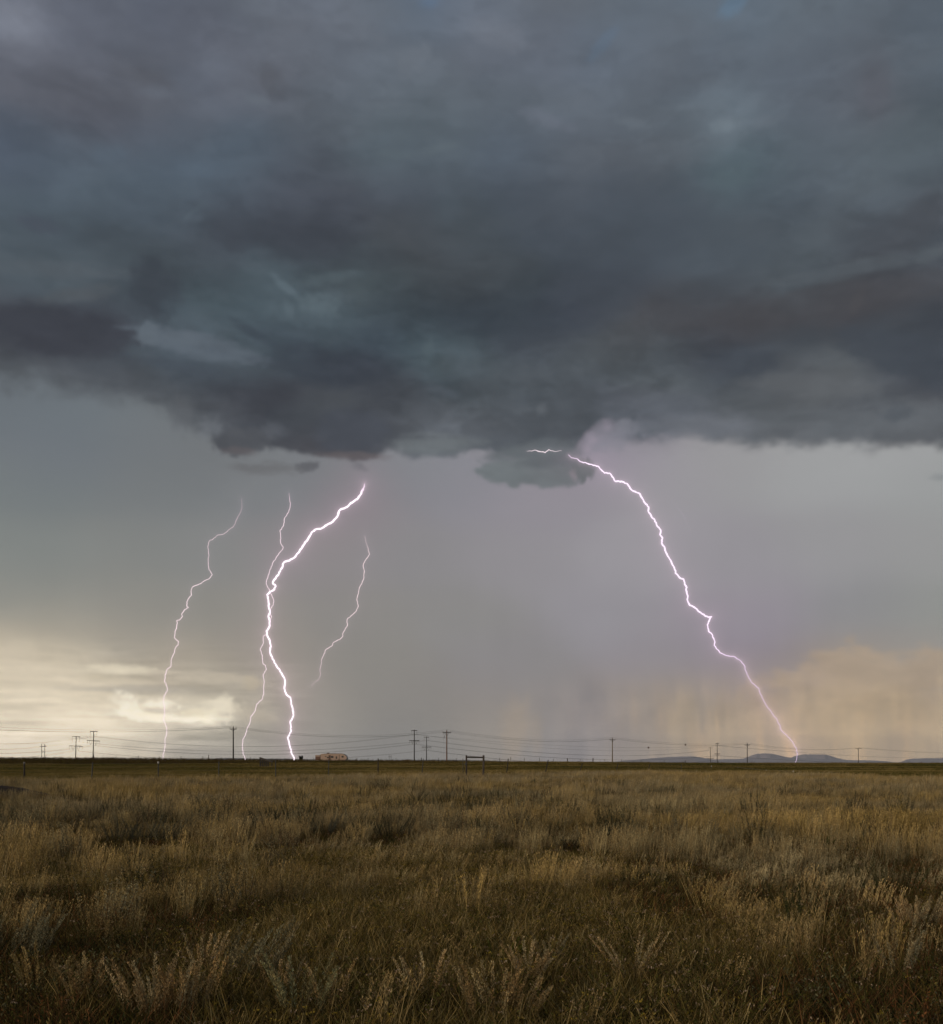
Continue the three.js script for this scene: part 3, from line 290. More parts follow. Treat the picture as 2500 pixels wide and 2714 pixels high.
// ---------------------------------------------------------------- lightning
const FLASH_AT = 2200;
function bolt(pts, radius, glow, seed, d, label, rough = 1, strength = () => 1) {
  const r = rng(seed), P = [];
  for (let i = 0; i < pts.length - 1; i++) {
    const [ax, ay] = pts[i], [bx, by] = pts[i + 1], n = Math.max(1, Math.round(Math.hypot(bx - ax, by - ay) / 4)), L = Math.hypot(bx - ax, by - ay);
    for (let k = 0; k < n; k++) { const t = k / n, o = k ? (r() - 0.5) * 2.2 * rough : 0; P.push([lerp(ax, bx, t) - (by - ay) / L * o, lerp(ay, by, t) + (bx - ax) / L * o]); }
  }
  P.push(pts[pts.length - 1]);
  const SIDES = 6, pos = [], idx = [], hue = [], C = P.map(([x, y], i) => at(x, y, d + 14 * fbm(i / 12, 0, seed, 3)));
  const side = new THREE.Vector3(), nrm = new THREE.Vector3(), dir = new THREE.Vector3();
  for (let i = 0; i < C.length; i++) {
    dir.subVectors(C[Math.min(i + 1, C.length - 1)], C[Math.max(i - 1, 0)]).normalize(); side.crossVectors(dir, new THREE.Vector3(0, 0, 1)).normalize(); nrm.crossVectors(dir, side);
    const rad = radius(i / (C.length - 1)) * d / FOCAL * (0.82 + 0.36 * r());
    for (let k = 0; k < SIDES; k++) { const a = k / SIDES * 2 * Math.PI; const e = strength(i / (C.length - 1)), pale = clamp(e, 0, 1); hue.push(glow[0] * e, glow[1] * e * lerp(0.8, 1, pale), glow[2] * e * lerp(1.02, 1, pale)); pos.push(C[i].x + (side.x * Math.cos(a) + nrm.x * Math.sin(a)) * rad, C[i].y + (side.y * Math.cos(a) + nrm.y * Math.sin(a)) * rad, C[i].z + (side.z * Math.cos(a) + nrm.z * Math.sin(a)) * rad); }
  }
  for (let i = 0; i < C.length - 1; i++) for (let k = 0; k < SIDES; k++) { const a = i * SIDES + k, b = i * SIDES + (k + 1) % SIDES; idx.push(a, b, a + SIDES, b, b + SIDES, a + SIDES); }
  const g = new THREE.BufferGeometry(); g.setAttribute('position', new THREE.Float32BufferAttribute(pos, 3)); g.setAttribute('color', new THREE.Float32BufferAttribute(hue, 3)); g.setIndex(idx);
  const o = single('lightning_bolt', g, new THREE.MeshBasicMaterial({ vertexColors: true }), label, 'lightning bolt');
  o.castShadow = false; return o;
}
const ends = (a, b, r) => (t) => r * Math.min(1, 0.25 + 0.75 * Math.min(t / a, (1.0001 - t) / b));
bolt(FLASH.main, (t) => lerp(2.7, 1.9, t) * Math.min(1, 0.4 + t / 0.03), [1.5, 1.28, 1.42], 1, FLASH_AT, 'thickest white bolt, bent like a bow, striking left of the trailer', 1, curve([0, 0.6, 0.05, 1, 1, 1]));
bolt(FLASH.side, (t) => 0.8 * Math.min(1, 0.35 + t / 0.05), [1.1, 0.88, 0.95], 2, FLASH_AT + 60, 'thin bolt that winds round the thickest bolt and lands left of it', 1, curve([0, 0.75, 0.1, 1, 1, 1]));
bolt(FLASH.left, (t) => lerp(0.55, 0.95, step(t, 0.1, 0.45)) * Math.min(1, 0.3 + t / 0.06), [1.05, 0.84, 0.88], 3, FLASH_AT + 200, 'long thin zigzag bolt in front of the bright cloud at the left', 1, curve([0, 0.6, 0.15, 0.85, 0.4, 1, 1, 1]));
bolt(FLASH.short, ends(0.12, 0.22, 0.85), [0.95, 0.76, 0.78], 4, FLASH_AT - 200, 'short thin bolt that fades out in mid air above the trailer', 1, curve([0, 0.85, 0.15, 1, 0.7, 1, 1, 0.75]));
bolt(FLASH.right, (t) => curve([0, 0.7, 0.05, 1.5, 0.15, 2.1, 0.5, 2.1, 0.66, 1.3, 0.8, 0.75, 1, 0.7])(t), [1.3, 1.08, 1.32], 5, FLASH_AT + 500, 'long bright bolt sloping from the low cloud down to the mesas at the right', 1, curve([0, 0.7, 0.06, 1, 0.6, 1, 0.7, 0.68, 0.85, 0.6, 1, 0.58]));
bolt(FLASH.crawl, ends(0.3, 0.5, 1.1), [1.0, 0.84, 0.9], 6, FLASH_AT + 480, 'short level spark crawling across the low dark cloud');
bolt(FLASH.faint, ends(0.4, 0.4, 0.55), [0.42, 0.38, 0.44], 7, FLASH_AT + 500, 'hair thin faint bolt right of the long sloping bolt', 0.6);

// ---------------------------------------------------------------- poles and wires
const M = {
  pole: std(0.06, 0.05, 0.042, 0.9, { map: woodMap }), redPole: std(0.36, 0.17, 0.095, 0.9, { map: woodMap }), palePole: std(0.40, 0.31, 0.17, 0.9, { map: woodMap }), arm: std(0.07, 0.06, 0.052, 0.9, { map: woodMap }),
  iron: std(0.12, 0.12, 0.125, 0.5), glass: std(0.16, 0.15, 0.15, 0.3), wire: std(0.06, 0.06, 0.062, 0.6), post: std(0.085, 0.07, 0.055, 0.95, { map: woodMap }), steel: std(0.055, 0.055, 0.05, 0.7), brace: std(0.14, 0.11, 0.088, 0.95, { map: woodMap }), litBrace: std(0.17, 0.135, 0.11, 0.95, { map: woodMap }),
};
const V = (x, y, z) => new THREE.Vector3(x, y, z);
function bar(a, b, r0, r1 = r0, sides = 8) {                       // a round bar from a to b
  const g = new THREE.CylinderGeometry(r1, r0, a.distanceTo(b), sides), q = new THREE.Quaternion().setFromUnitVectors(V(0, 1, 0), b.clone().sub(a).normalize());
  return g.applyQuaternion(q).translate((a.x + b.x) / 2, (a.y + b.y) / 2, (a.z + b.z) / 2);
}
function beam(w, h, d, x, y, z) { return new THREE.BoxGeometry(w, h, d).translate(x, y, z); }
function string(a, b) {                                            // a chain of insulator discs
  const n = Math.max(5, Math.round(a.distanceTo(b) / 0.25)), parts = [bar(a, b, 0.035, 0.035, 5)];
  for (let i = 1; i < n; i++) { const p = a.clone().lerp(b, i / n), dir = b.clone().sub(a).normalize().multiplyScalar(0.05); parts.push(bar(p.clone().sub(dir), p.clone().add(dir), 0.11, 0.13, 7)); }
  return mergeGeometries(parts);
}
// tall double-armed pole; px: bearing, top / upper arm / lower arm heights, arm half widths, all as read; d: distance
function doubleArm(px, top, upper, lower, hu, hl, d, label, lean = 0) {
  const p = at(px, top, d), base = land(p.x, p.z), k = d / FOCAL, H = p.y - base, yu = p.y - (upper - top) * k, yl = p.y - (lower - top) * k;
  const t = thing('transmission_pole', label, 'utility pole', null, V(p.x, base, p.z));
  part('pole', bar(V(0, -0.5, 0), V(0, H, 0), 0.33, 0.21, 10), M.pole, t);
  const yU = yu - base, yL = yl - base, wu = hu * k, wl = hl * k;
  part('upper_arm', mergeGeometries([beam(2 * wu, 0.34, 0.2, 0, yU, 0.27)]), M.arm, t);
  part('lower_arm', mergeGeometries([beam(2 * wl, 0.36, 0.2, 0, yL, 0.27)]), M.arm, t);
  const drop = 13 * k * (hu / 10.5), hang = [], vee = 10 * k * (hl / 17);
  for (const s of [-1, 1]) { const a = V(s * wu * 0.86, yU - 0.1, 0.27), b = V(s * wu * 0.86, yU - drop, 0.27); part('insulator_string', string(a, b), M.glass, t); hang.push(b); }
  for (const s of [-1, 1]) {
    const b = V(s * wl * 0.4, yL - vee * 1.15, 0.27);
    part('insulator_string', string(V(s * wl * 0.18, yL - 0.1, 0.27), b), M.glass, t); part('insulator_string', string(V(s * wl * 0.62, yL - 0.1, 0.27), b), M.glass, t); hang.push(b);
    part('insulator_string', string(V(s * wl * 0.94, yL - 0.1, 0.27), V(s * wl * 0.94, yL - vee, 0.27)), M.glass, t);
  }
  t.rotation.z = -lean; t.updateMatrixWorld(true);
  return hang.map((v) => t.localToWorld(v));                       // upper left, upper right, lower left, lower right
}
const T2 = doubleArm(246.3, 1937, 1938.5, 1963.5, 10, 17, 645, 'taller of the two double armed wooden poles near the left edge of the horizon', 0.03);
const T1 = doubleArm(200, 1951, 1952.3, 1977.3, 10.5, 18, 760, 'shorter of the two double armed wooden poles near the left edge of the horizon', 0.03);
const T4 = doubleArm(1098.4, 1934, 1936.5, 1963, 8, 13.3, 625, 'taller of the two grey double armed poles between the trailer and the wooden rail gate');
const T5 = doubleArm(1130.8, 1952, 1953.8, 1980, 7, 12.4, 770, 'shorter of the two grey double armed poles between the trailer and the wooden rail gate');
const T9 = doubleArm(1901.2, 1968.6, 1970.4, 1998, 4.6, 7, 977, 'taller of the two dark double armed poles left of the mesas');
const T8 = doubleArm(1883.2, 1980.6, 1982, 2010, 5, 8.6, 1224, 'shorter of the two dark double armed poles left of the mesas');

// roadside pole with one arm
function singleArm(px, top, arm, half, d, m, label, kind = 'v') {
  const p = at(px, top, d), base = land(p.x, p.z), k = d / FOCAL, H = p.y - base, yA = H - (arm - top) * k, w = half * k;
  const t = thing('utility_pole', label, 'utility pole', null, V(p.x, base, p.z));
  part('pole', bar(V(0, -0.5, 0), V(0, H - 0.25, 0), 0.23, 0.16, 10), m, t);
  part('crossarm', beam(2 * w, 0.22, 0.16, 0, yA, 0.24), M.arm, t);
  for (const s of [-1, 1]) part('brace', bar(V(s * w * 0.5, yA - 0.1, 0.26), V(0, yA - w * 0.85, 0.22), 0.05, 0.05, 5), M.iron, t);
  const ends = [];
  for (const [x, y] of [[-w * 0.93, yA], [w * 0.93, yA]]) { part('insulator', mergeGeometries([bar(V(x, y + 0.11, 0.24), V(x, y + 0.3, 0.24), 0.05, 0.05, 6), bar(V(x, y + 0.28, 0.24), V(x, y + 0.48, 0.24), 0.14, 0.09, 8)]), M.glass, t); ends.push(V(x, y + 0.48, 0.24)); }
  part('insulator', mergeGeometries([bar(V(0, H - 0.26, 0), V(0, H - 0.1, 0), 0.06, 0.05, 6), bar(V(0, H - 0.12, 0), V(0, H + 0.05, 0), 0.12, 0.08, 8)]), M.glass, t); ends.push(V(0, H + 0.05, 0));
  if (kind === 'cutout') part('fuse_cutout', mergeGeometries([bar(V(-w * 0.72, yA - 0.15, 0.24), V(-w * 0.6, yA - 1.0, 0.24), 0.05, 0.05, 6), bar(V(-w * 0.6, yA - 1.0, 0.24), V(-w * 0.62, yA - 1.7, 0.24), 0.1, 0.1, 8), bar(V(-w * 0.62, yA - 1.7, 0.24), V(-w * 0.75, yA - 2.2, 0.24), 0.03, 0.03, 5)]), M.iron, t);
  t.updateMatrixWorld(true);
  return ends.map((v) => t.localToWorld(v));
}
const P3 = singleArm(618.6, 1925, 1932.4, 9, 343, M.pole, 'dark single armed pole between the left zigzag bolt and the thickest bolt');
const P6 = singleArm(1184.5, 1934, 1942, 11, 375, M.redPole, 'reddish single armed pole with a hanging fuse, just left of the wooden rail gate', 'cutout');
const P7 = singleArm(1623.4, 1954.5, 1961, 7.6, 477, M.palePole, 'pale tan single armed pole standing alone right of the rail gate');
const P10 = singleArm(1980.8, 1969, 1974.5, 7.6, 590, M.pole, 'thin single armed pole between the dark double armed poles and the right bolt');
const P11 = singleArm(2275.3, 1982, 1983.6, 8, 750, M.pole, 'rightmost single armed pole, standing before the mesas');

// twin-legged poles far off
function twinPole(px, top, arm, half, legs, d, label, withX) {
  const p = at(px, top, d), base = land(p.x, p.z), k = d / FOCAL, H = p.y - base, yA = H - (arm - top) * k, w = half * k, g = legs * k, r = 0.24;
  const t = thing('twin_pole', label, 'utility pole', null, V(p.x, base, p.z));
  for (const s of [-1, 1]) part('pole', bar(V(s * g, -1, 0), V(s * g, H, 0), r * 1.2, r * 0.9, 8), M.pole, t);
  part('crossarm', beam(2 * w, 0.42, 0.3, 0, yA, 0.4), M.arm, t);
  if (withX) {
    part('top_tie', beam(2 * g, 0.16, 0.16, 0, H - 0.12, 0), M.arm, t);
    for (const s of [-1, 1]) part('brace', bar(V(s * g, yA - 6.2, 0.12 * s), V(-s * g, yA - 3.2, 0.12 * s), 0.09, 0.09, 5), M.arm, t);
  }
}
twinPole(115, 1971.3, 1978, 9, 4.1, 1017, 'small pale twin legged pole with a cross brace, leftmost on the horizon', true);
twinPole(1034.3, 1999.5, 2005.5, 4.6, 2.5, 1967, 'tiny dark twin legged pole just right of the trailer', false);

function wire(a, b, sag, r, label, group, name = 'power_wire') {
  const pts = []; for (let i = 0; i <= 20; i++) { const t = i / 20, p = a.clone().lerp(b, t); p.y -= 4 * sag * t * (1 - t); pts.push(p); }
  return single(name, new THREE.TubeGeometry(new THREE.CatmullRomCurve3(pts), 30, r, 4), M.wire, label, 'power wire', group);
}
const off = (px, py, d) => at(px, py, d);
for (let i = 0; i < 4; i++) {
  const up = i < 2, dx = i % 2 ? 16 : 0;
  wire(off(-330 + dx, up ? 1936 : 1962, 560), T2[i], 5.5, 0.034, up ? 'upper wire running from the taller left double armed pole out of the left edge' : 'lower wire running from the taller left double armed pole out of the left edge', up ? 'upper wires left of the taller left pole' : 'lower wires left of the taller left pole');
  wire(T2[i], T4[i], up ? 6.4 : 5.6, 0.034, up ? 'upper wire sagging between the taller left and the taller middle double armed poles' : 'lower wire sagging between the taller left and the taller middle double armed poles', up ? 'upper wires of the long left span' : 'lower wires of the long left span');
  if (i) wire(T4[i], T9[i], up ? 6.6 : 6, 0.036, up ? 'upper wire between the taller middle and the taller dark double armed poles' : 'lower wire between the taller middle and the taller dark double armed poles', up ? null : 'lower wires of the long right span');
  wire(T9[i], off(2560 + dx / 4, up ? 2005 : 2017, 2300), 6, 0.045, up ? 'upper wire running down rightwards from the taller dark double armed pole' : 'lower wire running down rightwards from the taller dark double armed pole', up ? 'upper wires right of the dark poles' : 'lower wires right of the dark poles');
  wire(off(-330 + dx, up ? 1962 : 1987, 740), T1[i], 6, 0.036, up ? 'upper wire running from the shorter left double armed pole out of the left edge' : 'lower wire running from the shorter left double armed pole out of the left edge', up ? 'upper wires left of the shorter left pole' : 'lower wires left of the shorter left pole');
  wire(T1[i], T5[i], 7, 0.036, up ? 'upper wire between the shorter left and the shorter middle double armed poles' : 'lower wire between the shorter left and the shorter middle double armed poles', up ? 'upper wires of the farther left span' : 'lower wires of the farther left span');
  wire(T5[i], T8[i], 8, 0.045, up ? 'upper wire between the shorter middle and the shorter dark double armed poles' : 'lower wire between the shorter middle and the shorter dark double armed poles', up ? 'upper wires of the farther right span' : 'lower wires of the farther right span');
}
const spans = [[[off(-220, 1922, 300), off(-205, 1922, 300), off(-212, 1914, 300)], P3, 'leaving the left edge and ending at the dark single armed pole', 1.6], [P3, P6, 'between the dark and the reddish single armed poles', 2.4], [P6, P7, 'between the reddish and the tan single armed poles', 2.2], [P7, P10, 'between the tan pole and the thin single armed pole', 1.6], [P10, P11, 'between the thin and the rightmost single armed poles', 2.2], [P11, [off(2690, 1993, 1010), off(2697, 1993, 1010), off(2694, 1990, 1010)], 'from the rightmost single armed pole out of the right edge', 2.4]];
for (const [a, b, where, sag] of spans) for (let i = 0; i < 3; i++) wire(a[i], b[i], sag, 0.021, (i === 2 ? 'topmost wire ' : 'crossarm wire ') + where, i === 2 ? null : 'crossarm wires ' + where);

// marker balls threaded on the upper span
{
  const t1 = 0.795, a = T4[0], b = T9[0], sagged = (t) => { const p = a.clone().lerp(b, t); p.y -= 4 * 6.6 * t * (1 - t); return p; };
  const want = [1719, 1981.5], k = [0.5, 0.95]; let best = 0.7, miss = 1e9;
  for (let t = k[0]; t < k[1]; t += 0.002) { const p = sagged(t), px = p.x / -p.z * FOCAL + 1250; if (Math.abs(px - want[0]) < miss) { miss = Math.abs(px - want[0]); best = t; } }
  const lowPoint = at(want[0], want[1], -sagged(best).z), dropTo = (a.clone().lerp(b, best).y - lowPoint.y) / (4 * best * (1 - best));
  wire(a, b, dropTo, 0.036, 'slack upper wire carrying the left marker ball, right of the tan pole', null);
  const ballGeo = (r) => mergeGeometries([new THREE.SphereGeometry(r, 20, 14), new THREE.TorusGeometry(r, r * 0.07, 6, 24)]);
  const b1 = single('marker_ball', ballGeo(0.62), std(0.10, 0.035, 0.025, 0.6), 'left and lower of the two dark aerial marker balls on the wires', 'marker ball'); b1.position.copy(lowPoint);
  const q = P7[1].clone().lerp(P10[0], 0.54); q.y -= 4 * 1.6 * 0.54 * 0.46; const b2 = single('marker_ball', ballGeo(0.36), std(0.10, 0.035, 0.025, 0.6), 'right and higher of the two dark aerial marker balls on the wires', 'marker ball');
  const want2 = at(1817, 1974, -q.z); b2.position.copy(want2);
}

// ---------------------------------------------------------------- fences, gate brace, chute, trailer
function fence(list, label, rPost, wires, seed) {
  const r = rng(seed), t = thing('wire_fence', label, 'fence'), tops = [];
  list.forEach(([px, top, d, lean = 0, thick = 1, pale = 0]) => {
    const p = at(px, top, d), b = land(p.x, p.z), H = p.y - b;
    const o = part('fence_post', thick > 1.2 ? bar(V(0, -0.3, 0), V(0, H, 0), rPost * thick * 1.05, rPost * thick * 0.92, 8) : mergeGeometries([bar(V(0, -0.3, 0), V(0, H, 0), rPost * thick, rPost * thick * 0.9, 6)]), thick > 1.2 ? M.post : M.steel, t);
    o.position.set(p.x, b, p.z); o.rotation.z = -lean; o.rotation.x = (r() - 0.5) * 0.06;
    if (pale) { const c = part('post_cap', bar(V(0, H - 0.16, 0), V(0, H + 0.02, 0), rPost * 1.5, rPost * 1.5, 6), std(0.55, 0.54, 0.5, 0.7), o); c.name = 'post_cap'; }
    tops.push([p.x, b, p.z, H, lean]);
  });
  for (let w = 0; w < wires; w++) {
    const f = 0.3 + 0.62 * w / (wires - 1), curves = [];
    for (let i = 0; i < tops.length - 1; i++) { const A = tops[i], B = tops[i + 1], a = V(A[0] + A[4] * A[3] * f, A[1] + A[3] * f, A[2] + rPost), b = V(B[0] + B[4] * B[3] * f, B[1] + B[3] * f, B[2] + rPost); curves.push(bar(a, b, 0.004, 0.004, 4)); }
    part('fence_wire', mergeGeometries(curves), M.iron, t);
  }
  return t;
}
const line = (px) => 1 / lerp(1 / 100, 1 / 205, clamp((px - 65) / 1655, -0.1, 1.2));
fence([[-110, 2019, 97], [65, 2020.5, line(65), 0, 1.6, 1], [243, 2020, line(243), 0.05, 1.1], [420, 2019, line(420), 0, 1.1, 1], [580, 2018.5, line(580), 0, 1.1], [731, 2014, line(731), 0, 1.1], [871, 2012, line(871), 0.02, 1.1], [1002.5, 2010.5, line(1002), 0, 1.3], [1118, 2011, line(1118), 0.10, 1.2], [1228, 2011, line(1228), -0.02], [1343, 2010.5, line(1343), 0.11, 1.4], [1446, 2013.5, line(1446), 0.22, 1.4], [1537, 2022, line(1537), 0.32, 1.4], [1634, 2022, line(1634), 0.22, 1.3], [1719, 2024.5, line(1719), 0.18, 1.3], [1806, 2026, 215, 0.05], [1886, 2029.5, 222, 0, 1.1, 1], [1955, 2032, 228], [2031, 2040.5, 200, 0, 1.1, 1], [2103, 2043, 175, 0, 1.2, 1]], 'leaning thin wire fence where the tall dry grass meets the green pasture', 0.055, 4, 5);
fence([[-40, 2002, 300], [33, 2005.5, 298, 0, 2.6], [59, 2004, 301], [122, 2005, 303], [183, 2004, 302], [249, 2001, 303], [308, 2003, 304], [367, 2003, 303, 0, 1.5], [423, 2005, 303], [480, 2004, 303, 0, 1.4], [538, 2004, 303], [553, 2001, 303, 0, 1.5], [588, 2007, 303], [664, 2007, 303], [755, 2009, 303], [832, 2008, 305], [946, 2010, 303, 0, 1.4], [976, 2009, 303], [1050, 2009, 305], [1117, 2008.5, 303, 0.02, 1.8], [1163, 2008, 303], [1210, 2009.5, 303], [1324, 2009, 303, 0, 1.2], [1354, 2006.5, 303, 0, 1.2], [1390, 2009, 303, 0, 1.2], [1430, 2008.5, 303, 0, 1.2], [1467, 2010.5, 303], [1504.5, 2009.5, 303, -0.05, 2], [1538, 2012, 303], [1572, 2009, 303, 0, 2.2], [1603, 2012, 303], [1648, 2013, 304], [1699, 2014, 304], [1761, 2014.5, 304], [1816.5, 2016, 304, 0, 1.7], [1905, 2017, 305], [2000, 2018, 306]], 'farther wire fence with tiny dark posts along the skyline of the grassy rise', 0.06, 3, 6);

{ // two stout posts joined by a rail
  const d = 130, k = d / FOCAL, a = at(1236.5, 2001.5, d), b = at(1281.5, 2001.8, d), t = thing('rail_brace', 'weathered wooden gate brace of two stout posts joined by a high rail', 'fence brace', null, V(a.x, 0, a.z));
  const bx = b.x - a.x, ga = land(a.x, a.z), gb = land(b.x, b.z);
  part('brace_post', mergeGeometries([bar(V(0, ga - 0.4, 0), V(0, a.y - 0.02, 0), 0.11, 0.1, 10), bar(V(0, a.y - 0.02, 0), V(0.01, a.y, 0), 0.1, 0.09, 10)]), M.brace, t);
  part('brace_post', mergeGeometries([bar(V(bx, gb - 0.4, 0), V(bx + 0.02, b.y - 0.02, 0), 0.13, 0.12, 10), bar(V(bx + 0.02, b.y - 0.02, 0), V(bx + 0.02, b.y, 0), 0.12, 0.105, 10)]), M.litBrace, t);  // lighter wood tone stands in for the light on this post
  part('rail', bar(V(0.05, a.y - 5.2 * k, 0.02), V(bx - 0.05, a.y - 6 * k, 0.02), 0.1, 0.09, 10), M.brace, t);
  part('latch_chain', mergeGeometries([bar(V(-0.06, a.y - 21 * k, 0.1), V(-0.2, a.y - 24 * k, 0.1), 0.04, 0.05, 6), bar(V(-0.2, a.y - 24 * k, 0.1), V(-0.02, a.y - 25.5 * k, 0.1), 0.05, 0.03, 6), bar(V(-0.1, a.y - 20 * k, 0.1), V(0.08, a.y - 23 * k, 0.1), 0.03, 0.03, 6)]), M.iron, t);
}
{ // slanting plank chute
  const d = 240, k = d / FOCAL, p = at(688, 2028, d), gy = land(p.x + 1.4, p.z), t = thing('loading_chute', 'dark weathered plank chute with a slanting top, left of the trailer', 'chute', null, V(p.x, gy, p.z));
  const dark = std(0.085, 0.072, 0.06, 0.95, { map: woodMap }), top = (x) => Math.max(0.2, (2028 - 2009.2) * k + (x / (34 * k)) * -(11 * k) + (p.y - gy));
  const slab = new THREE.BoxGeometry(34 * k * 1.03, 0.24, 1.3); slab.rotateZ(-Math.atan2(11, 34)); slab.translate(17 * k, top(17 * k) + 0.08, -0.45); part('ramp_deck', slab, std(0.2, 0.165, 0.14, 0.95, { map: woodMap }), t);
  for (const [x, w] of [[3.5, 3.2], [8.5, 3.4], [13.5, 3], [18.2, 3.6], [23.2, 3.2]]) { const h = top(x * k) - 0.1; part('plank', beam(w * k, h + 0.3, 0.06, x * k, (h - 0.3) / 2, 0.1 + 0.01 * w), dark, t); }
  for (const x of [1.2, 32.6]) { const h = top(x * k) + (x < 5 ? 0.12 : -0.02); part('post', bar(V(x * k, -0.3, -0.05), V(x * k, h, -0.05), 0.1, 0.09, 8), dark, t); }
  part('side_rail', bar(V(2 * k, top(2 * k) * 0.55, 0.2), V(26 * k, top(26 * k) * 0.5, 0.2), 0.06, 0.06, 6), dark, t);
}
{ // old camper trailer
  const d = 350, k = d / FOCAL, p = at(850.4, 2018, d), gy = land(p.x + 4, p.z), t = thing('camper_trailer', 'peach coloured old camper trailer with rounded nose parked behind the grassy rise', 'trailer', null, V(p.x, gy, p.z)), L = 66 * k, HB = (2018 - 1998.6) * k + (p.y - gy), y0 = 0.45, W = 2.4;
  const peach = std(0.62, 0.44, 0.335, 0.6), dark = std(0.05, 0.035, 0.028, 0.6), brown = std(0.22, 0.12, 0.085, 0.7), pane = std(0.10, 0.095, 0.09, 0.15);
  const s = new THREE.Shape(); s.moveTo(0, y0); s.lineTo(0, HB - 0.1); s.quadraticCurveTo(0, HB, 0.2, HB); s.lineTo(L * 0.4, HB + 0.1); s.lineTo(L * 0.84, HB + 0.08); s.bezierCurveTo(L * 0.95, HB + 0.02, L * 1.04, HB - 0.4, L + 0.45, HB - 1.0); s.bezierCurveTo(L + 0.5, HB - 1.4, L + 0.3, y0 + 0.15, L - 0.2, y0); s.closePath();
  part('body', new THREE.ExtrudeGeometry(s, { depth: W, bevelEnabled: true, bevelSize: 0.06, bevelThickness: 0.08, bevelSegments: 2, curveSegments: 10 }).translate(0, 0, -W), peach, t);
  const trim = []; for (let i = 0; i < 16; i++) { const f = (u) => s.getPoint(lerp(0.145, 0.72, u)); const a = f(i / 16), b = f((i + 1) / 16); trim.push(bar(V(a.x, a.y + 0.05, 0.1), V(b.x, b.y + 0.05, 0.1), 0.055, 0.055, 6)); }
  part('roof_trim', mergeGeometries(trim), brown, t);
  const win = (x, y, w, h) => { const o = part('window', beam(w, h, 0.05, x * k, HB - y * k, 0.1), dark, t); part('pane', beam(w * 0.8, h * 0.76, 0.02, x * k, HB - y * k, 0.135), pane, o); };
  win(13.2, 6.5, 0.32, 0.3); win(18.6, 9.2, 0.5, 0.42); win(30.4, 7.6, 0.75, 0.6); win(41.6, 9.2, 0.42, 0.7); win(58, 7, 0.6, 0.5);
  const door = part('door', beam(0.66, 1.62, 0.05, 23.6 * k, HB - 1.16, 0.1), brown, t); part('pane', beam(0.34, 0.5, 0.02, 23.6 * k, HB - 0.8, 0.14), pane, door); part('handle', beam(0.06, 0.12, 0.06, 23.6 * k + 0.24, HB - 1.3, 0.14), M.iron, door);
  part('seam', beam(0.09, HB - y0 - 0.25, 0.04, 49.4 * k, (HB + y0) / 2 - 0.06, 0.1), dark, t);
  const nose = []; for (let i = 0; i < 9; i++) { const a = s.getPoint(lerp(0.47, 0.60, i / 9)), b = s.getPoint(lerp(0.47, 0.60, (i + 1) / 9)), g = new THREE.BoxGeometry(a.distanceTo(b) * 1.05, 0.22, W + 0.1); g.rotateZ(Math.atan2(b.y - a.y, b.x - a.x)); g.translate((a.x + b.x) / 2, (a.y + b.y) / 2, -W / 2 + 0.09); nose.push(g); }
  part('nose_window', mergeGeometries(nose), std(0.17, 0.2, 0.24, 0.12), t);
  const rear = part('rear_box', beam(14.6 * k, HB - 0.3 - y0, W * 0.86, -7.4 * k, (HB - 0.3 + y0) / 2, -W / 2), std(0.56, 0.40, 0.31, 0.7), t);
  part('lower_panel', beam(14 * k, 1.0, 0.05, -7.4 * k, y0 + 0.62, -W * 0.07 + 0.03), brown, rear); part('edge_post', beam(0.14, HB - y0 - 0.3, 0.08, -0.14, (HB + y0) / 2 - 0.12, 0.02), dark, t);
  part('roof_unit', mergeGeometries([beam(0.75, 0.26, 0.7, 19 * k, HB + 0.16, -1.0), beam(0.45, 0.14, 0.6, 19 * k, HB + 0.34, -1.0)]), dark, t);
  part('antenna', mergeGeometries([bar(V(37.4 * k, HB, -1), V(37.4 * k, HB + 0.75, -1), 0.025, 0.02, 5), bar(V(37 * k, HB + 0.6, -1), V(39.6 * k, HB + 0.72, -1), 0.025, 0.025, 5)]), M.iron, t);
  for (const x of [40 * k, 47 * k]) { const wheel = part('wheel', new THREE.CylinderGeometry(0.36, 0.36, 0.24, 18).rotateX(Math.PI / 2).translate(x, 0.36, -0.1), std(0.03, 0.03, 0.03, 0.8), t); part('rim', new THREE.CylinderGeometry(0.19, 0.19, 0.03, 14).rotateX(Math.PI / 2).translate(x, 0.36, 0.03), M.iron, wheel); }
}
// an uneven heap
function heap(name, px, py, d, rx, rz, h, m, seed, label, category) {
  const p = at(px, py, d), N = 40, R = 10, pos = [0, h, 0], idx = [];
  for (let j = 1; j <= R; j++) for (let i = 0; i < N; i++) { const a = i / N * 2 * Math.PI, t = j / R, k = 1 + 0.2 * noise(Math.cos(a) * 2, Math.sin(a) * 2, seed), x = Math.cos(a) * rx * t * k, z = Math.sin(a) * rz * t * k; pos.push(x, h * Math.pow(Math.cos(t * Math.PI / 2), 1.1) * (1 + 0.35 * fbm(x / rx * 5, z / rz * 3, seed, 4)) - 0.05 * t, z); }
  for (let i = 0; i < N; i++) idx.push(0, 1 + (i + 1) % N, 1 + i);
  for (let j = 0; j < R - 1; j++) for (let i = 0; i < N; i++) { const a = 1 + j * N + i, b = 1 + j * N + (i + 1) % N; idx.push(a, b, a + N, b, b + N, a + N); }
  const g = new THREE.BufferGeometry(); g.setAttribute('position', new THREE.Float32BufferAttribute(pos, 3)); g.setAttribute('uv', new THREE.Float32BufferAttribute(pos.flatMap((v, i) => (i % 3 === 1 ? [] : [v / 2])), 2)); g.setIndex(idx); g.computeVertexNormals();
  const o = single(name, g, m, label, category); o.position.set(p.x, land(p.x, p.z) - 0.03, p.z); return o;
}
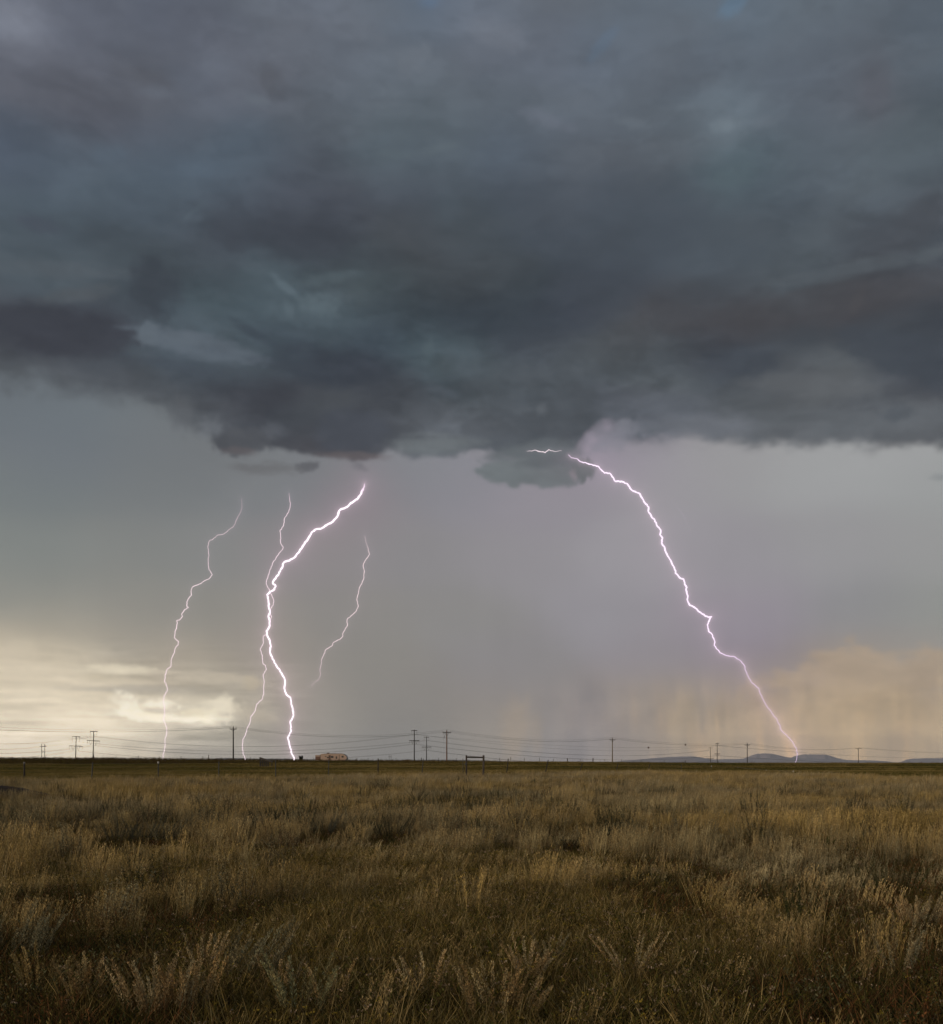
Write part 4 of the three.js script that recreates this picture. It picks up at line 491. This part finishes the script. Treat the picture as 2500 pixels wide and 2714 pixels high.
heap('dirt_bank', 10, 2103, 62, 3.4, 1.6, 0.55, std(0.062, 0.036, 0.02, 1, { map: soilMap }), 91, 'bank of bare dark earth at the left edge of the dry grass', 'dirt bank');
heap('gravel_pile', 1079, 2013, 330, 1.6, 1.2, 0.62, std(0.34, 0.24, 0.165, 1, { map: soilMap }), 95, 'small tan pile on the skyline left of the taller grey double armed pole', 'gravel pile');

// ---------------------------------------------------------------- vegetation
class Leaves {                                                    // collects thin blades and small leaves with a colour each
  constructor() { this.p = []; this.c = []; this.i = []; }
  vert(x, y, z, c) { this.p.push(x, y, z); this.c.push(c[0], c[1], c[2]); return this.p.length / 3 - 1; }
  blade(x, z, y, az, lean, bend, h, w, c, segs = 3, turn = 0) {     // a tapering ribbon that leans and bends over towards az; returns a function for points along it
    const dx = Math.cos(az), dz = Math.sin(az), sx = Math.cos(turn), sz = Math.sin(turn), pt = (t) => { const o = h * (lean * t + bend * t * t); return [x + dx * o, y + h * t * (1 - 0.35 * bend * t), z + dz * o]; };
    let a = -1, b = -1;
    for (let k = 0; k <= segs; k++) {
      const t = k / segs, [px, py, pz] = pt(t), hw = w / 2 * (1 - 0.8 * t);
      const m = this.vert(px - sx * hw, py, pz - sz * hw, c), n = this.vert(px + sx * hw, py, pz + sz * hw, c);
      if (k) this.i.push(a, b, m, b, n, m);
      a = m; b = n;
    }
    return pt;
  }
  leaf(x, y, z, dx, dy, dz, len, wid, c, r) {                       // a small rhombus along (dx, dy, dz)
    let ax = r() - 0.5, ay = r() - 0.5, az = r() - 0.5, cx = dy * az - dz * ay, cy = dz * ax - dx * az, cz = dx * ay - dy * ax; const l = Math.hypot(cx, cy, cz) + 1e-6, k = wid / 2 / l;
    const a = this.vert(x, y, z, c), b = this.vert(x + dx * len * 0.5 + cx * k, y + dy * len * 0.5 + cy * k, z + dz * len * 0.5 + cz * k, c), d = this.vert(x + dx * len, y + dy * len, z + dz * len, c), e = this.vert(x + dx * len * 0.5 - cx * k, y + dy * len * 0.5 - cy * k, z + dz * len * 0.5 - cz * k, c);
    this.i.push(a, b, d, a, d, e);
  }
  geometry() { const g = new THREE.BufferGeometry(); g.setAttribute('position', new THREE.Float32BufferAttribute(this.p, 3)); g.setAttribute('color', new THREE.Float32BufferAttribute(this.c, 3)); g.setIndex(this.i); g.computeVertexNormals(); return g; }
}
const plantMat = new THREE.MeshLambertMaterial({ vertexColors: true, side: THREE.DoubleSide });
const tint = (c, r, amount = 0.22) => { const k = 1 + (r() - 0.5) * 2 * amount, w = (r() - 0.5) * amount * 0.5; return [c[0] * k * (1 + w), c[1] * k, c[2] * k * (1 - w)]; };
const STRAW = [0.38, 0.285, 0.125], TAN = [0.36, 0.27, 0.135], GREYTAN = [0.35, 0.285, 0.16], OLIVE = [0.165, 0.12, 0.034], GOLD = [0.225, 0.16, 0.06], GREEN = [0.078, 0.074, 0.02], DARKGREEN = [0.04, 0.046, 0.018], SAGE = [0.26, 0.22, 0.125], RUST = [0.19, 0.085, 0.035], BROWN = [0.11, 0.066, 0.032];
// a stem feathered with small leaves or seeds over its upper part
function spire(stems, leaves, x, z, y, az, lean, bend, h, wid, n, c, sc, r, from = 0.3, leafLen = 0.02) {
  const pt = stems.blade(x, z, y, az, lean, bend, h, 0.006, sc, 3, r() * Math.PI);
  for (let k = 0; k < n; k++) {
    const t = from + (1 - from) * Math.pow((k + r()) / n, 0.9), [px, py, pz] = pt(t), a = r() * 2 * Math.PI, f = (t - from) / (1 - from), out = wid * (0.35 + 0.65 * Math.sin(Math.PI * Math.min(1, 0.18 + f * 0.85))) * (0.35 + 0.65 * r());
    leaves.leaf(px + Math.cos(a) * out * 0.25, py, pz + Math.sin(a) * out * 0.25, Math.cos(a) * 0.6, 0.75, Math.sin(a) * 0.6, leafLen * (0.7 + 0.7 * r()) + out * 0.35, leafLen * 0.5, tint(c, r, 0.45), r);
  }
}
function dryTuft(seed, c) {
  const r = rng(seed), B = new Leaves(), n = 20;
  for (let k = 0; k < n; k++) {
    const a = r() * 6.283, q = Math.sqrt(r()) * 0.13, h = 0.26 + 0.3 * r(), cc = tint(c, r), lean = 0.05 + 0.16 * r(), az = r() < 0.6 ? (r() - 0.5) * 1.4 : a;
    const pt = B.blade(Math.cos(a) * q, Math.sin(a) * q, 0, az, lean, 0.22 * r(), h, 0.0065, cc, 3, r() * 3.14);
    for (let m = 0; m < 8; m++) { const t = 0.62 + 0.38 * (m + r()) / 8, [x, y, z] = pt(t), b = r() * 6.283; B.leaf(x, y, z, Math.cos(b) * 0.45, 0.85, Math.sin(b) * 0.45, 0.026 + 0.02 * r(), 0.008, cc, r); }
  }
  for (let k = 0; k < 22; k++) { const a = r() * 6.283, q = Math.sqrt(r()) * 0.16; B.blade(Math.cos(a) * q, Math.sin(a) * q, 0, a, 0.25 + 0.4 * r(), 0.5 * r(), 0.12 + 0.18 * r(), 0.006, tint(r() < 0.35 ? OLIVE : c, r, 0.3), 2, r() * 3.14); }
  return B.geometry();
}
function plumeTuft(seed, c, n = 9, hMin = 0.24, hMax = 0.5) {
  const r = rng(seed), B = new Leaves();
  for (let k = 0; k < n; k++) { const a = r() * 6.283, q = Math.sqrt(r()) * 0.12, az = r() < 0.6 ? (r() - 0.5) * 1.6 : a; spire(B, B, Math.cos(a) * q, Math.sin(a) * q, 0, az, 0.04 + 0.2 * r(), 0.12 * r(), lerp(hMin, hMax, r()), 0.024, 64, tint(c, r), tint(BROWN, r), r, 0.22, 0.0125); }
  for (let k = 0; k < 14; k++) { const a = r() * 6.283, q = Math.sqrt(r()) * 0.14; B.blade(Math.cos(a) * q, Math.sin(a) * q, 0, a, 0.3 + 0.4 * r(), 0.5 * r(), 0.1 + 0.14 * r(), 0.007, tint(r() < 0.5 ? OLIVE : GREYTAN, r, 0.3), 2, r() * 3.14); }
  return B.geometry();
}
function shortTuft(seed, cs, hMin = 0.06, hMax = 0.19, n = 46, q0 = 0.17) {
  const r = rng(seed), B = new Leaves();
  for (let k = 0; k < n; k++) { const a = r() * 6.283, q = Math.sqrt(r()) * q0; B.blade(Math.cos(a) * q, Math.sin(a) * q, 0, a + (r() - 0.5) * 2, 0.15 + 0.5 * r(), 0.5 * r(), lerp(hMin, hMax, r()), 0.0065, tint(cs[Math.floor(r() * cs.length)], r, 0.3), 2, r() * 3.14); }
  return B.geometry();
}
function forb(seed, c, bloom) {
  const r = rng(seed), B = new Leaves();
  for (let k = 0; k < 12; k++) {
    const a = r() * 6.283, q = Math.sqrt(r()) * 0.12, h = 0.08 + 0.16 * r(), pt = B.blade(Math.cos(a) * q, Math.sin(a) * q, 0, a, 0.2 + 0.5 * r(), 0.2, h, 0.005, tint(BROWN, r), 2, r() * 3);
    for (let m = 0; m < 12; m++) { const t = 0.15 + 0.85 * m / 12, [x, y, z] = pt(t), b = r() * 6.283; B.leaf(x, y, z, Math.cos(b) * 0.8, 0.3 + 0.4 * r(), Math.sin(b) * 0.8, 0.014 + 0.018 * r(), 0.008, tint(c, r, 0.35), r); }
    if (bloom && r() < 0.3) { const [x, y, z] = pt(1); for (let m = 0; m < 7; m++) { const b = r() * 6.283, o = 0.014 * Math.sqrt(r()); B.leaf(x + Math.cos(b) * o, y + 0.014 * r(), z + Math.sin(b) * o, Math.cos(b) * 0.6, 0.7, Math.sin(b) * 0.6, 0.010, 0.008, tint(bloom, r, 0.25), r); } }
  }
  return B.geometry();
}
// places over the field, laid out in rings that thin out with distance
function scatter(seed, d0, d1, density, cb, half = 0.47, extra = 4) {
  const r = rng(seed);
  for (let d = d0; d < d1;) {
    const cell = 1 / Math.sqrt(density(d)), w = half * d + extra;
    for (let x = -w; x < w; x += cell) { const px = x + (r() - 0.5) * cell * 1.3, pz = -(d + (r() - 0.5) * cell * 1.3); cb(px, pz, -pz, r); }
    d += cell;
  }
}
function plantings(name, label, variants, category = 'grass') {        // several shapes, many copies, one object
  const g = tag(new THREE.Group(), label, category, null, 'stuff'); g.name = numbered(name); scene.add(g);
  const lists = variants.map(() => []);
  return {
    add(k, x, z, s, sy, rot, c) { lists[k].push([x, land(x, z) - 0.012, z, s, sy, rot, c]); },
    done() {
      const o = new THREE.Object3D(); let count = 0;
      variants.forEach((geo, k) => {
        if (!lists[k].length) return;
        const m = put(new THREE.InstancedMesh(geo, plantMat, lists[k].length)); m.name = name + '_tufts'; m.userData.kind = 'stuff';
        lists[k].forEach(([x, y, z, s, sy, rot, c], i) => { o.position.set(x, y, z); o.rotation.set(0, rot, 0); o.scale.set(s, sy, s); o.updateMatrix(); m.setMatrixAt(i, o.matrix); m.setColorAt(i, c); });
        g.add(m); count += lists[k].length;
      });
    },
  };
}
// single plants that stand out: px, py of the foot; height and half width in metres
const onField = (px, py) => { let d = EYE / ((py - LEVEL) / FOCAL); for (let i = 0; i < 6; i++) { const x = (px - 1250) / FOCAL * d; d = (EYE - land(x, -d)) / ((py - LEVEL) / FOCAL); } const x = (px - 1250) / FOCAL * d; return V(x, land(x, -d), -d); };
let plantSeed = 900;
const CLEARED = [[-25.5, -59.5, 5]];                                                // ground that a standing-out plant keeps for itself
const taken = (x, z) => CLEARED.some(([cx, cz, rx]) => { const f = 0.3 - cz * 0.045, dx = x - cx, dz = z - cz - f; return Math.abs(dx) < rx && Math.abs(dz) < rx + f && Math.hypot(dx / rx, dz / (rx + f)) < 1; });
function weed(px, py, h, half, n, c, label, o = {}) {
  const r = rng(plantSeed++), S = new Leaves(), L = new Leaves(), p = onField(px, py), { lean = 0.06, fan = 0.26, dense = 170, wid = 0.03, from = 0.25, sc = BROWN, leaf = 0.0115, name = 'tall_weed', cat = 'weed', heads = 'seed_heads' } = o;
  for (let k = 0; k < n; k++) {
    const a = r() * 6.283, q = Math.sqrt(r()), x = Math.cos(a) * q * half * (1 - fan), z = Math.sin(a) * q * half * (1 - fan) * 0.7, az = Math.atan2(Math.sin(a) * q * 0.7, Math.cos(a) * q + lean * 2), out = fan * half * q / h + Math.abs(lean) * (0.4 + 0.6 * r());
    spire(S, L, x, z, -0.03, az, out * 0.9, 0.1 + 0.15 * r(), h * (0.6 + 0.45 * r()), wid * (0.7 + 0.6 * r()), dense, tint(c, r, 0.38), tint(sc, r), r, from, leaf);
  }
  CLEARED.push([p.x, p.z, half]);
  const t = thing(name, label, cat, null, p); part('stems', S.geometry(), plantMat, t); part(heads, L.geometry(), plantMat, t);
  return t;
}
const BUSH = { name: 'sagebrush', cat: 'shrub', heads: 'foliage', from: 0.12, wid: 0.048, leaf: 0.0125, dense: 170, sc: [0.06, 0.045, 0.035] };
weed(30, 2545, 0.52, 0.42, 26, SAGE, 'pale grey sagebrush cut by the left edge, lower part of the field', { ...BUSH, lean: 0.15 });
weed(628, 2612, 0.50, 0.34, 22, SAGE, 'grey green leaning bush with bare woody stems fanning right, lower left of the field', { ...BUSH, lean: 0.35, from: 0.3 });
weed(540, 2600, 0.42, 0.14, 13, [0.43, 0.325, 0.175], 'sparse pale spires just left of the grey green leaning bush', { lean: 0.05 });
weed(420, 2700, 0.42, 0.28, 30, [0.43, 0.325, 0.175], 'dense pale feathery clump at the bottom edge, left of centre', { wid: 0.035 });
weed(505, 2695, 0.44, 0.2, 20, [0.43, 0.31, 0.15], 'tan feathery clump touching the right side of the dense pale one at the bottom edge', { wid: 0.033 });
weed(230, 2670, 0.38, 0.13, 14, [0.43, 0.31, 0.15], 'narrow tan plumes on reddish stalks near the bottom left corner', { sc: RUST, from: 0.4 });
weed(110, 2640, 0.40, 0.2, 18, STRAW, 'straw coloured weed clump above the bottom left corner', {});
weed(795, 2705, 0.52, 0.17, 14, [0.27, 0.25, 0.13], 'tall greenish tan spires at the bottom edge below the photo centre left', { wid: 0.036 });
weed(745, 2650, 0.34, 0.14, 8, [0.43, 0.325, 0.175], 'short fuzzy plumes left of the tall greenish tan spires', {});
weed(870, 2690, 0.42, 0.10, 5, [0.43, 0.31, 0.15], 'slim upright plume pair right of the tall greenish tan spires', {});
weed(1130, 2660, 0.40, 0.16, 12, [0.43, 0.325, 0.175], 'low pale plumes at the bottom of the field, left of centre line', {});
weed(1320, 2712, 0.4, 0.32, 30, [0.43, 0.31, 0.15], 'broad tan clump at the bottom edge just right of the centre line', { wid: 0.034 });
weed(1400, 2620, 0.42, 0.18, 16, [0.43, 0.325, 0.175], 'pale tan crooked spires above the broad tan clump', { fan: 0.7, lean: 0.12 });
weed(1455, 2575, 0.4, 0.12, 7, SAGE, 'thin silvery spires right of the pale tan crooked ones', { fan: 0.6 });
weed(1345, 2560, 0.26, 0.14, 9, [0.13, 0.14, 0.03], 'small yellow green flowering weed left of the thin silvery spires', { heads: 'flowers', wid: 0.02 });
weed(1680, 2610, 0.42, 0.42, 13, [0.43, 0.325, 0.175], 'sprawling weed with stalks fanning flat to both sides, right of centre', { fan: 0.8, wid: 0.022, lean: 0.0 });
weed(2385, 2605, 0.58, 0.2, 12, [0.30, 0.255, 0.15], 'vase shaped pale spires on bare stalks, lower right of the field', { fan: 0.55, from: 0.3, wid: 0.034, lean: 0.02 });
weed(2450, 2612, 0.4, 0.5, 9, [0.43, 0.325, 0.175], 'fallen bent stalks beside the vase shaped spires at the right edge', { fan: 1.1, lean: 0.9, wid: 0.02 });
weed(2130, 2460, 0.62, 0.4, 26, DARKGREEN, 'dark green upright stalks among tan grass, right third of the field', { wid: 0.026, dense: 110, from: 0.1, heads: 'foliage', sc: DARKGREEN });
weed(2365, 2385, 0.72, 0.5, 28, DARKGREEN, 'taller dark green stalks close to the right edge, behind the vase shaped spires', { wid: 0.026, dense: 110, from: 0.1, heads: 'foliage', sc: DARKGREEN });
weed(2440, 2470, 0.42, 0.4, 34, [0.43, 0.325, 0.175], 'broad pale tan clump in front of the taller dark green stalks', { wid: 0.035 });
weed(400, 2236, 0.66, 0.75, 34, [0.10, 0.10, 0.07], 'dark sagebrush mound in the middle distance, left of the field', { ...BUSH, lean: 0.2 });
weed(325, 2238, 0.6, 0.5, 24, [0.085, 0.085, 0.06], 'small dark sagebrush touching the left side of the dark mound', { ...BUSH, lean: 0.15 });
weed(470, 2238, 0.6, 0.65, 28, SAGE, 'pale grey sagebrush touching the right side of the dark mound', { ...BUSH, lean: 0.12 });
weed(255, 2185, 0.7, 0.8, 30, [0.09, 0.09, 0.065], 'dark sagebrush behind the small one, farther off at the left', { ...BUSH });
weed(715, 2205, 0.66, 0.5, 24, [0.06, 0.065, 0.04], 'dark spiky bush left of the field centre in the middle distance', { ...BUSH });
weed(885, 2216, 0.6, 0.6, 28, [0.10, 0.10, 0.075], 'low dark grey bush near the middle of the field', { ...BUSH, lean: 0.2 });
weed(1045, 2226, 0.6, 0.5, 26, [0.05, 0.052, 0.035], 'blackish low bush just right of the low dark grey one', { ...BUSH });
weed(1105, 2130, 0.8, 0.8, 24, [0.07, 0.072, 0.045], 'dark forked bush farther off, right of the field middle', { ...BUSH, fan: 0.9 });
weed(1190, 2126, 0.8, 0.7, 22, [0.07, 0.072, 0.045], 'dark spiky bush beside the forked one on its right', { ...BUSH });
weed(2185, 2255, 0.36, 0.3, 14, [0.10, 0.11, 0.03], 'small yellow green bush in the right middle distance', { ...BUSH, wid: 0.03 });
weed(1500, 2262, 0.36, 0.3, 10, [0.045, 0.045, 0.03], 'small black green bush right of the centre line, middle distance', { ...BUSH });
weed(798, 2019, 1.75, 0.42, 50, [0.035, 0.04, 0.025], 'tiny dark bush on the skyline left of the trailer', { ...BUSH, wid: 0.3, leaf: 0.06, lean: 0, dense: 260, from: 0.05, fan: 0.05 }).position.copy(V(at(798, 2016, 330).x, land(at(798, 2016, 330).x, -330), -330));

const C = (r, g, b) => new THREE.Color().setRGB(r, g, b);
const sOf = (x, d) => x / d;
const tallAt = (x, z, d) => fbm(x / 3.6, z / 4.6, 401, 4) + 0.5 * fbm(x / 14, z / 12, 409, 3) + lerp(-0.5, 0.3, step(d, 8, 19)) + 0.3 * step(x / d, 0.1, 0.35) * step(d, 8.5, 11) - 0.3 * step(-x / d, 0.0, 0.25) * (1 - step(d, 14, 18)) - 0.5 * (1 - step(wasteAt(x, z), 0.7, 1.15));
{
  const dry = plantings('dry_grass', 'tall dry tan prairie grass filling the foreground up to the fence', [dryTuft(1, STRAW), dryTuft(2, TAN), dryTuft(3, GREYTAN), dryTuft(4, GOLD), plumeTuft(5, GREYTAN), plumeTuft(6, TAN, 12), plumeTuft(7, SAGE, 8)]);
  scatter(11, 5.2, 215, (d) => lerp(22, 4, Math.pow(step(d, 8, 90), 0.7)), (x, z, d, r) => {
    if (d > FAR_EDGE(sOf(x, d)) + 4 * noise(x / 4, z / 4, 3) || taken(x, z)) return;
    const clump = fbm(x / 0.55, z / 0.8, 451, 2), t = tallAt(x, z, d) + 0.8 * clump, p = step(t, -0.06, 0.2), near = d < 17 && p < 0.3; if (r() > (near ? 0.2 * step(clump, -0.1, 0.25) + 0.04 : 0.08) + 0.95 * p) return;
    const grey = fbm(x / 6, z / 7, 421, 3), gold = fbm(x / 9, z / 8, 431, 3), u = r() + 0.9 * grey - (gold > 0.12 ? 0.25 : 0);
    const k = near ? (u < 0.2 ? 1 : u < 0.7 ? 5 : 2) : u < -0.3 ? 3 : u < 0.0 ? 0 : u < 0.2 ? 1 : u < 0.55 ? 5 : u < 0.7 ? 2 : u < 1.1 ? 4 : 6;
    const s = (0.62 + 0.42 * r()) * (d > 60 ? 1.2 : 1), v = (0.72 + 0.66 * r()) * (0.84 + 0.32 * p) * (1 + 0.3 * fbm(x / 2.6, z / 3.4, 461, 3)), tall = 0.62 + 0.6 * step(fbm(x / 4.2, z / 3.4, 471, 3), -0.3, 0.3);
    dry.add(k, x, z, s, s * (0.62 + 0.4 * p) * tall * (0.8 + 0.4 * r()), r() * 1.6 - 0.8, C(v, v * (1 - 0.04 * gold), v * (1 - 0.2 * gold)));
  });
  dry.done();
  const low = plantings('green_undergrowth', 'short dark green and olive growth between the dry grass', [shortTuft(21, [GREEN, OLIVE, BROWN, GOLD]), shortTuft(22, [OLIVE, GOLD, STRAW, OLIVE]), shortTuft(23, [DARKGREEN, GREEN, OLIVE, RUST, BROWN]), forb(24, DARKGREEN), forb(25, GREEN, [0.34, 0.25, 0.17]), forb(26, OLIVE, [0.3, 0.22, 0.04]), forb(27, [0.12, 0.115, 0.06], null), forb(28, RUST, null)], 'undergrowth');
  scatter(31, 5.2, 150, (d) => lerp(44, 3.2, Math.pow(step(d, 7, 60), 0.6)), (x, z, d, r) => {
    if (d > FAR_EDGE(sOf(x, d))) return;
    const t = tallAt(x, z, d), bare = 1 - step(wasteAt(x, z), 0.7, 1.15), gold = fbm(x / 5, z / 6, 441, 3), u = r();
    if (t > 0.3 && r() < 0.4) return;
    const k = bare > 0.5 ? (u < 0.5 ? 7 : 2) : d < 24 ? (gold > 0.08 ? (u < 0.6 ? 1 : u < 0.8 ? 0 : u < 0.88 ? 5 : 4) : u < 0.4 ? 0 : u < 0.72 ? 2 : u < 0.82 ? 3 : u < 0.87 ? 4 : u < 0.89 ? 5 : u < 0.95 ? 6 : 7) : gold > -0.05 ? 1 : u < 0.5 ? 0 : 2;
    const s = 0.8 + 0.6 * r(), v = (0.66 + 0.5 * r()) * (k === 1 ? (d < 11 ? 1.05 : 1.35) : 1);
    low.add(k, x, z, s, s * (bare > 0.5 ? 0.6 : 0.8 + 0.4 * r()), r() * 6.28, C(v, v, v));
  });
  low.done();
  const scrub = plantings('sage_scrub', 'low dark and grey sage scrub mixed into the dry grass in the middle distance', [plumeTuft(81, [0.085, 0.085, 0.05], 16, 0.25, 0.5), plumeTuft(82, [0.055, 0.058, 0.03], 18, 0.2, 0.48), plumeTuft(83, SAGE, 18, 0.25, 0.5), plumeTuft(84, [0.10, 0.075, 0.045], 14, 0.2, 0.5)], 'scrub');
  scatter(91, 12, 95, (d) => lerp(1.1, 0.55, step(d, 15, 60)), (x, z, d, r) => {
    const m = fbm(x / 5.5, z / 4, 481, 4) + 0.25 * step(d, 18, 24) * (1 - step(d, 31, 40)) * (1 - step(x / d, -0.05, 0.12)); if (r() > step(m, 0.02, 0.34) || taken(x, z)) return;
    const q = 0.9 + 0.8 * r(), v = 0.7 + 0.6 * r(), k = r() < 0.25 ? 2 : Math.floor(r() * 4); scrub.add(k, x, z, q * 1.3, q * (0.8 + 0.35 * r()), r() * 6.28, C(v, v, v));
  });
  scrub.done();
  const past = plantings('pasture_grass', 'short green and straw pasture grass between the two wire fences', [shortTuft(41, [OLIVE, GREEN, GOLD], 0.05, 0.17, 40, 0.32), shortTuft(42, [GOLD, OLIVE, STRAW], 0.06, 0.2, 40, 0.32), shortTuft(43, [GREEN, DARKGREEN, OLIVE], 0.05, 0.15, 40, 0.32)]);
  scatter(51, 96, 312, (d) => lerp(1.6, 0.55, step(d, 100, 260)), (x, z, d, r) => {
    const s = sOf(x, d); if (d < FAR_EDGE(s) - 3) return;
    const n2 = fbm(x / 26, z / 16, 305, 4), green = fbm(x / 30 + 4, z / 11, 311, 3) + 0.5 * step(s, 0.12, 0.4), u = r(), k = green > 0.3 && u < 0.75 ? 2 : n2 > 0.1 && u < 0.7 ? 1 : 0, q = 0.9 + 0.9 * r(), v = 0.95 + 0.75 * r();
    past.add(k, x, z, q * 1.5, q * (u > 0.9 ? 1.5 : 1), r() * 6.28, C(v, v, v));
  }, 0.45, 4);
  past.done();
  const verge = plantings('verge_weeds', 'strip of dark taller weeds along the skyline verge left of the trailer', [dryTuft(61, BROWN), dryTuft(62, OLIVE), shortTuft(63, [DARKGREEN, OLIVE, BROWN], 0.15, 0.5, 40, 0.3)], 'weeds');
  scatter(71, 290, 307, () => 2.2, (x, z, d, r) => {
    const b = bankHigh(sOf(x, d)); if (r() > b * 1.1 + 0.03) return;
    const v = 0.55 + 0.4 * r(), q = (1.0 + 0.9 * r()) * (0.6 + 0.5 * b); verge.add(Math.floor(r() * 3), x, z, q * 1.4, q * 0.9, r() * 6.28, C(v, v, v));
  }, 0.45, 4);
  verge.done();
}

// ---------------------------------------------------------------- haze
scene.fog = new THREE.FogExp2(new THREE.Color().setRGB(0.86, 0.9, 1.0), HAZE);
renderer.render(scene, camera);
